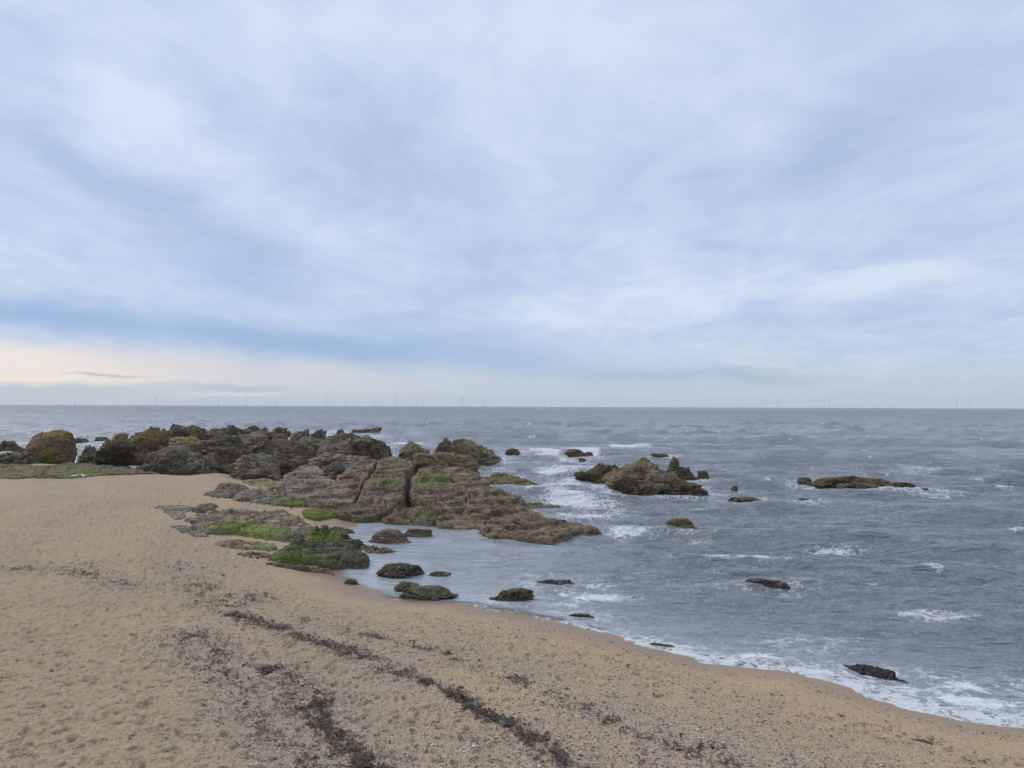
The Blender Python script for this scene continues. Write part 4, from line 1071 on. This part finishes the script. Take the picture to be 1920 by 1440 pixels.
def pebbles():
    m, g, b, out = new_mat("pebbles")
    c = g.attr('tone')
    g.put(b.inputs['Base Color'], g.mix(g.ss(c, .0, 1.0), (0.09, 0.078, 0.068), (0.62, 0.57, 0.50)))
    b.inputs['Roughness'].default_value = .8
    n = 110000
    D = 740 * 5.0 / rng.uniform(120, 430, n)
    az = np.radians(rng.uniform(-42, 42, n))
    x, y = D * np.tan(az), D
    d = land_d(x, y)
    wd = wrack_dist(x, y)
    right = sstep(x - (-3 + .1 * y), -3, 3)
    ns = .5 + .5 * fbm(d * .5, (x - y) * .08, 6.6, 3) + .12 * fbm(x / 1.1, y / 1.1, 2.6, 3)
    p = np.exp(-(wd / .7) ** 2) * 1.0 + right * .8 * sstep(ns, .28, .55) + .06
    k = (rng.uniform(size=n) < p) & (d > .9)
    x, y = x[k], y[k]
    z = sand_rough(x, y)
    mN = len(x)
    r = rng.lognormal(-4.5, .40, mN)
    octv = np.array([[1, 0, 0], [-1, 0, 0], [0, 1, 0], [0, -1, 0], [0, 0, .6], [0, 0, -.6]], float)
    octf = np.array([[0, 2, 4], [2, 1, 4], [1, 3, 4], [3, 0, 4], [2, 0, 5], [1, 2, 5], [3, 1, 5], [0, 3, 5]])
    V = octv[None] * (r[:, None, None]) * rng.uniform(.65, 1.25, (mN, 6, 1))
    an = rng.uniform(0, 6.28, mN)
    X = V[..., 0] * np.cos(an)[:, None] - V[..., 1] * np.sin(an)[:, None]
    Y = V[..., 0] * np.sin(an)[:, None] + V[..., 1] * np.cos(an)[:, None]
    P3 = np.stack([X + x[:, None], Y + y[:, None], V[..., 2] + (z + r * .3)[:, None]], -1)
    tone = np.repeat(np.clip(rng.normal(.38, .27, mN), 0, 1), 6)
    F = (np.arange(mN) * 6)[:, None, None] + octf[None]
    o = mesh_obj('pebbles', P3.reshape(-1, 3), F.reshape(-1, 3), m, attrs={'tone': tone})
    tag(o, 'small pebbles and shell grit strewn over the sand', 'pebbles', kind='stuff')
pebbles()

# ------------------------------------------------------------------ wind farm on the horizon
def turbine_mesh():
    m, g, b, out = new_mat("turbine_paint")
    b.inputs['Base Color'].default_value = (0.60, 0.62, 0.65, 1)
    b.inputs['Roughness'].default_value = .6
    def lathe(prof, n=12, axis='z'):
        vs = []
        for r_, h in prof:
            for k in range(n):
                a = 2 * math.pi * k / n
                p = (r_ * math.cos(a), r_ * math.sin(a), h)
                vs.append(p if axis == 'z' else (p[0], -p[2], p[1]))
        fs = [[j * n + k, j * n + (k + 1) % n, (j + 1) * n + (k + 1) % n, (j + 1) * n + k] for j in range(len(prof) - 1) for k in range(n)]
        return np.array(vs), np.array(fs)
    tv, tf = lathe([(5.5, -2), (5.5, 14), (3.6, 14.2), (2.2, 88), (0.01, 88)])
    tower = mesh_obj('tower', tv, tf, m)
    nv, nf = lathe([(.01, -9), (2.2, -8.6), (2.6, -3), (2.6, 3), (1.9, 4.5), (1.2, 6.5), (.01, 7)], 10, 'y')
    nac = mesh_obj('nacelle', nv + np.array([0, 0, 90]), nf, m)
    bl = []
    prof = [(0.0, 1.0, .9), (.08, 1.4, 1.0), (.2, 2.1, .6), (.5, 1.5, .35), (.8, .9, .2), (1.0, .25, .1)]
    vs, fs = [], []
    for t, cw, th in prof:
        h = 1.5 + t * 50
        vs += [(-cw * .35, -5.5 - th / 2, h), (cw * .65, -5.5 - th / 4, h), (cw * .65, -5.5 + th / 4, h), (-cw * .35, -5.5 + th / 2, h)]
    for j in range(len(prof) - 1):
        for k in range(4):
            fs.append([4 * j + k, 4 * j + (k + 1) % 4, 4 * j + 4 + (k + 1) % 4, 4 * j + 4 + k])
    blade = mesh_obj('blade', np.array(vs), np.array(fs), m)
    for o in (tower, nac, blade):
        COL.objects.unlink(o)
    return tower, nac, blade
TUR = [(140, 17), (217, 14), (280, 11), (291, 18), (376, 10), (409, 16), (463, 15), (518, 12), (566, 14), (611, 18), (626, 9), (648, 15), (702, 12), (714, 14), (742, 16),
       (781, 14), (862, 14), (867, 17), (906, 13), (911, 14), (1007, 8), (1034, 14), (1114, 10), (1192, 11), (1222, 16), (1231, 9), (1270, 12), (1322, 16), (1427, 14), (1434, 14), (1459, 15),
       (1485, 9), (1492, 10), (1535, 13), (1555, 16), (1590, 12), (1599, 11), (1664, 11), (1682, 18), (1689, 17), (1793, 18), (1818, 16), (1850, 12), (1858, 15), (1908, 12)]
ORD = ['first', 'second', 'third', 'fourth', 'fifth', 'sixth', 'seventh', 'eighth', 'ninth', 'tenth', 'eleventh', 'twelfth', 'thirteenth', 'fourteenth', 'fifteenth', 'sixteenth', 'seventeenth', 'eighteenth', 'nineteenth', 'twentieth',
       'twenty-first', 'twenty-second', 'twenty-third']
def wind_farm():
    parts = turbine_mesh()
    n = len(TUR)
    for i, (px, hp) in enumerate(TUR):
        hz = 762.5 + (px - 960) * 0.00366
        D = 90 * FPX / max(hp, 9) * 1.0
        D = min(max(D, 6800), 13500)
        p = at_depth(px, hz, D)
        root = bpy.data.objects.new('wind_turbine', None)
        COL.objects.link(root)
        root.location = (p[0], p[1], 0)
        root.rotation_euler.z = .5
        r_ = random.Random(i)
        rot0 = r_.uniform(0, 2.09)
        for k, src in enumerate(parts[:2]):
            o = src.copy(); COL.objects.link(o); o.parent = root
        for k in range(3):
            o = parts[2].copy(); COL.objects.link(o); o.parent = root
            o.location = (0, 0, 90); o.rotation_euler = (0, rot0 + k * 2.0944, 0)
        if i < (n + 1) // 2:
            lab = 'faint grey wind turbine on the sea horizon, %s from the left' % ORD[i] if i else 'faint grey wind turbine on the sea horizon, leftmost of all'
        else:
            j = n - 1 - i
            lab = 'faint grey wind turbine on the sea horizon, %s from the right' % ORD[j] if j else 'faint grey wind turbine on the sea horizon, rightmost of all'
        tag(root, lab, 'wind turbine', 'offshore wind farm')
wind_farm()

# ------------------------------------------------------------------ thin sea haze
def haze():
    v = np.array([(x, y, z) for z in (-3.0, 175.0) for y in (-400.0, 19000.0) for x in (-26000.0, 26000.0)])
    f = np.array([[0, 2, 3, 1], [4, 5, 7, 6], [0, 1, 5, 4], [2, 6, 7, 3], [0, 4, 6, 2], [1, 3, 7, 5]])
    m = bpy.data.materials.new('haze')
    m.use_nodes = True
    nt = m.node_tree
    nt.nodes.clear()
    out = nt.nodes.new('ShaderNodeOutputMaterial')
    pv = nt.nodes.new('ShaderNodeVolumePrincipled')
    pv.inputs['Color'].default_value = (0.86, 0.92, 1.0, 1)
    pv.inputs['Density'].default_value = HAZE
    nt.links.new(pv.outputs[0], out.inputs['Volume'])
    o = mesh_obj('haze', v, f, m, smooth=False)
    tag(o, 'thin pale haze over the sea', 'haze', kind='stuff')
HAZE = 1.8e-5
haze()

# ------------------------------------------------------------------ two gulls on the far edge of the sand
def gull(px, py, face, label):
    P0 = on_sand([(px, py)])[0]
    m, g, b, out = new_mat("gull_plumage")
    n = g.node('ShaderNodeTexCoord').outputs['Object']
    x, y, z = g.sep(n)
    back = g.mul(g.ss(z, .17, .20), g.ss(x, .12, .05))
    c = g.mix(back, (.78, .78, .76), (.38, .40, .42))
    c = g.mix(g.ss(z, .085, .075), c, (.45, .28, .18))
    c = g.mix(g.ss(x, .245, .255), c, (.55, .36, .06))
    g.put(b.inputs['Base Color'], c)
    b.inputs['Roughness'].default_value = .7
    spine = [(-.26, .15, .004, .004), (-.20, .155, .028, .014), (-.12, .155, .055, .045), (-.03, .15, .068, .066), (.06, .155, .066, .064), (.12, .185, .045, .048),
             (.145, .225, .032, .034), (.165, .262, .031, .031), (.195, .272, .034, .032), (.222, .268, .026, .024), (.238, .262, .011, .011), (.27, .258, .009, .009), (.295, .248, .002, .002)]
    vs, fs, N = [], [], 12
    for i, (sx, sz, ry, rz) in enumerate(spine):
        for k in range(N):
            a = 2 * math.pi * k / N
            vs.append((sx, ry * math.cos(a), sz + rz * math.sin(a)))
    for i in range(len(spine) - 1):
        for k in range(N):
            fs.append([i * N + k, i * N + (k + 1) % N, (i + 1) * N + (k + 1) % N, (i + 1) * N + k])
    for sd in (-.025, .025):
        for j, (zz, r_) in enumerate([(.11, .012), (.06, .007), (.0, .007)]):
            o = len(vs)
            for k in range(6):
                a = 2 * math.pi * k / 6
                vs.append((.02 + r_ * math.cos(a) + (.012 if j == 2 else 0), sd + r_ * math.sin(a), zz))
            if j:
                for k in range(6):
                    fs.append([o - 6 + k, o - 6 + (k + 1) % 6, o + (k + 1) % 6, o + k])
        o = len(vs)                                           # webbed foot
        vs += [(.01, sd, .012), (.08, sd - .03, .004), (.085, sd + .03, .004), (.02, sd, .0)]
        fs.append([o, o + 1, o + 2, o + 3])
    ob = mesh_obj('gull', np.array(vs), np.array(fs), m)
    ob.location = P0
    ob.rotation_euler.z = face
    tag(ob, label, 'gull', 'gulls at the edge of the sand')
gull(140, 896, .3, 'small white gull on the sand below the vivid green weed patch, left of the pair')
gull(156, 896, 2.7, 'small white gull on the sand below the vivid green weed patch, right of the pair')
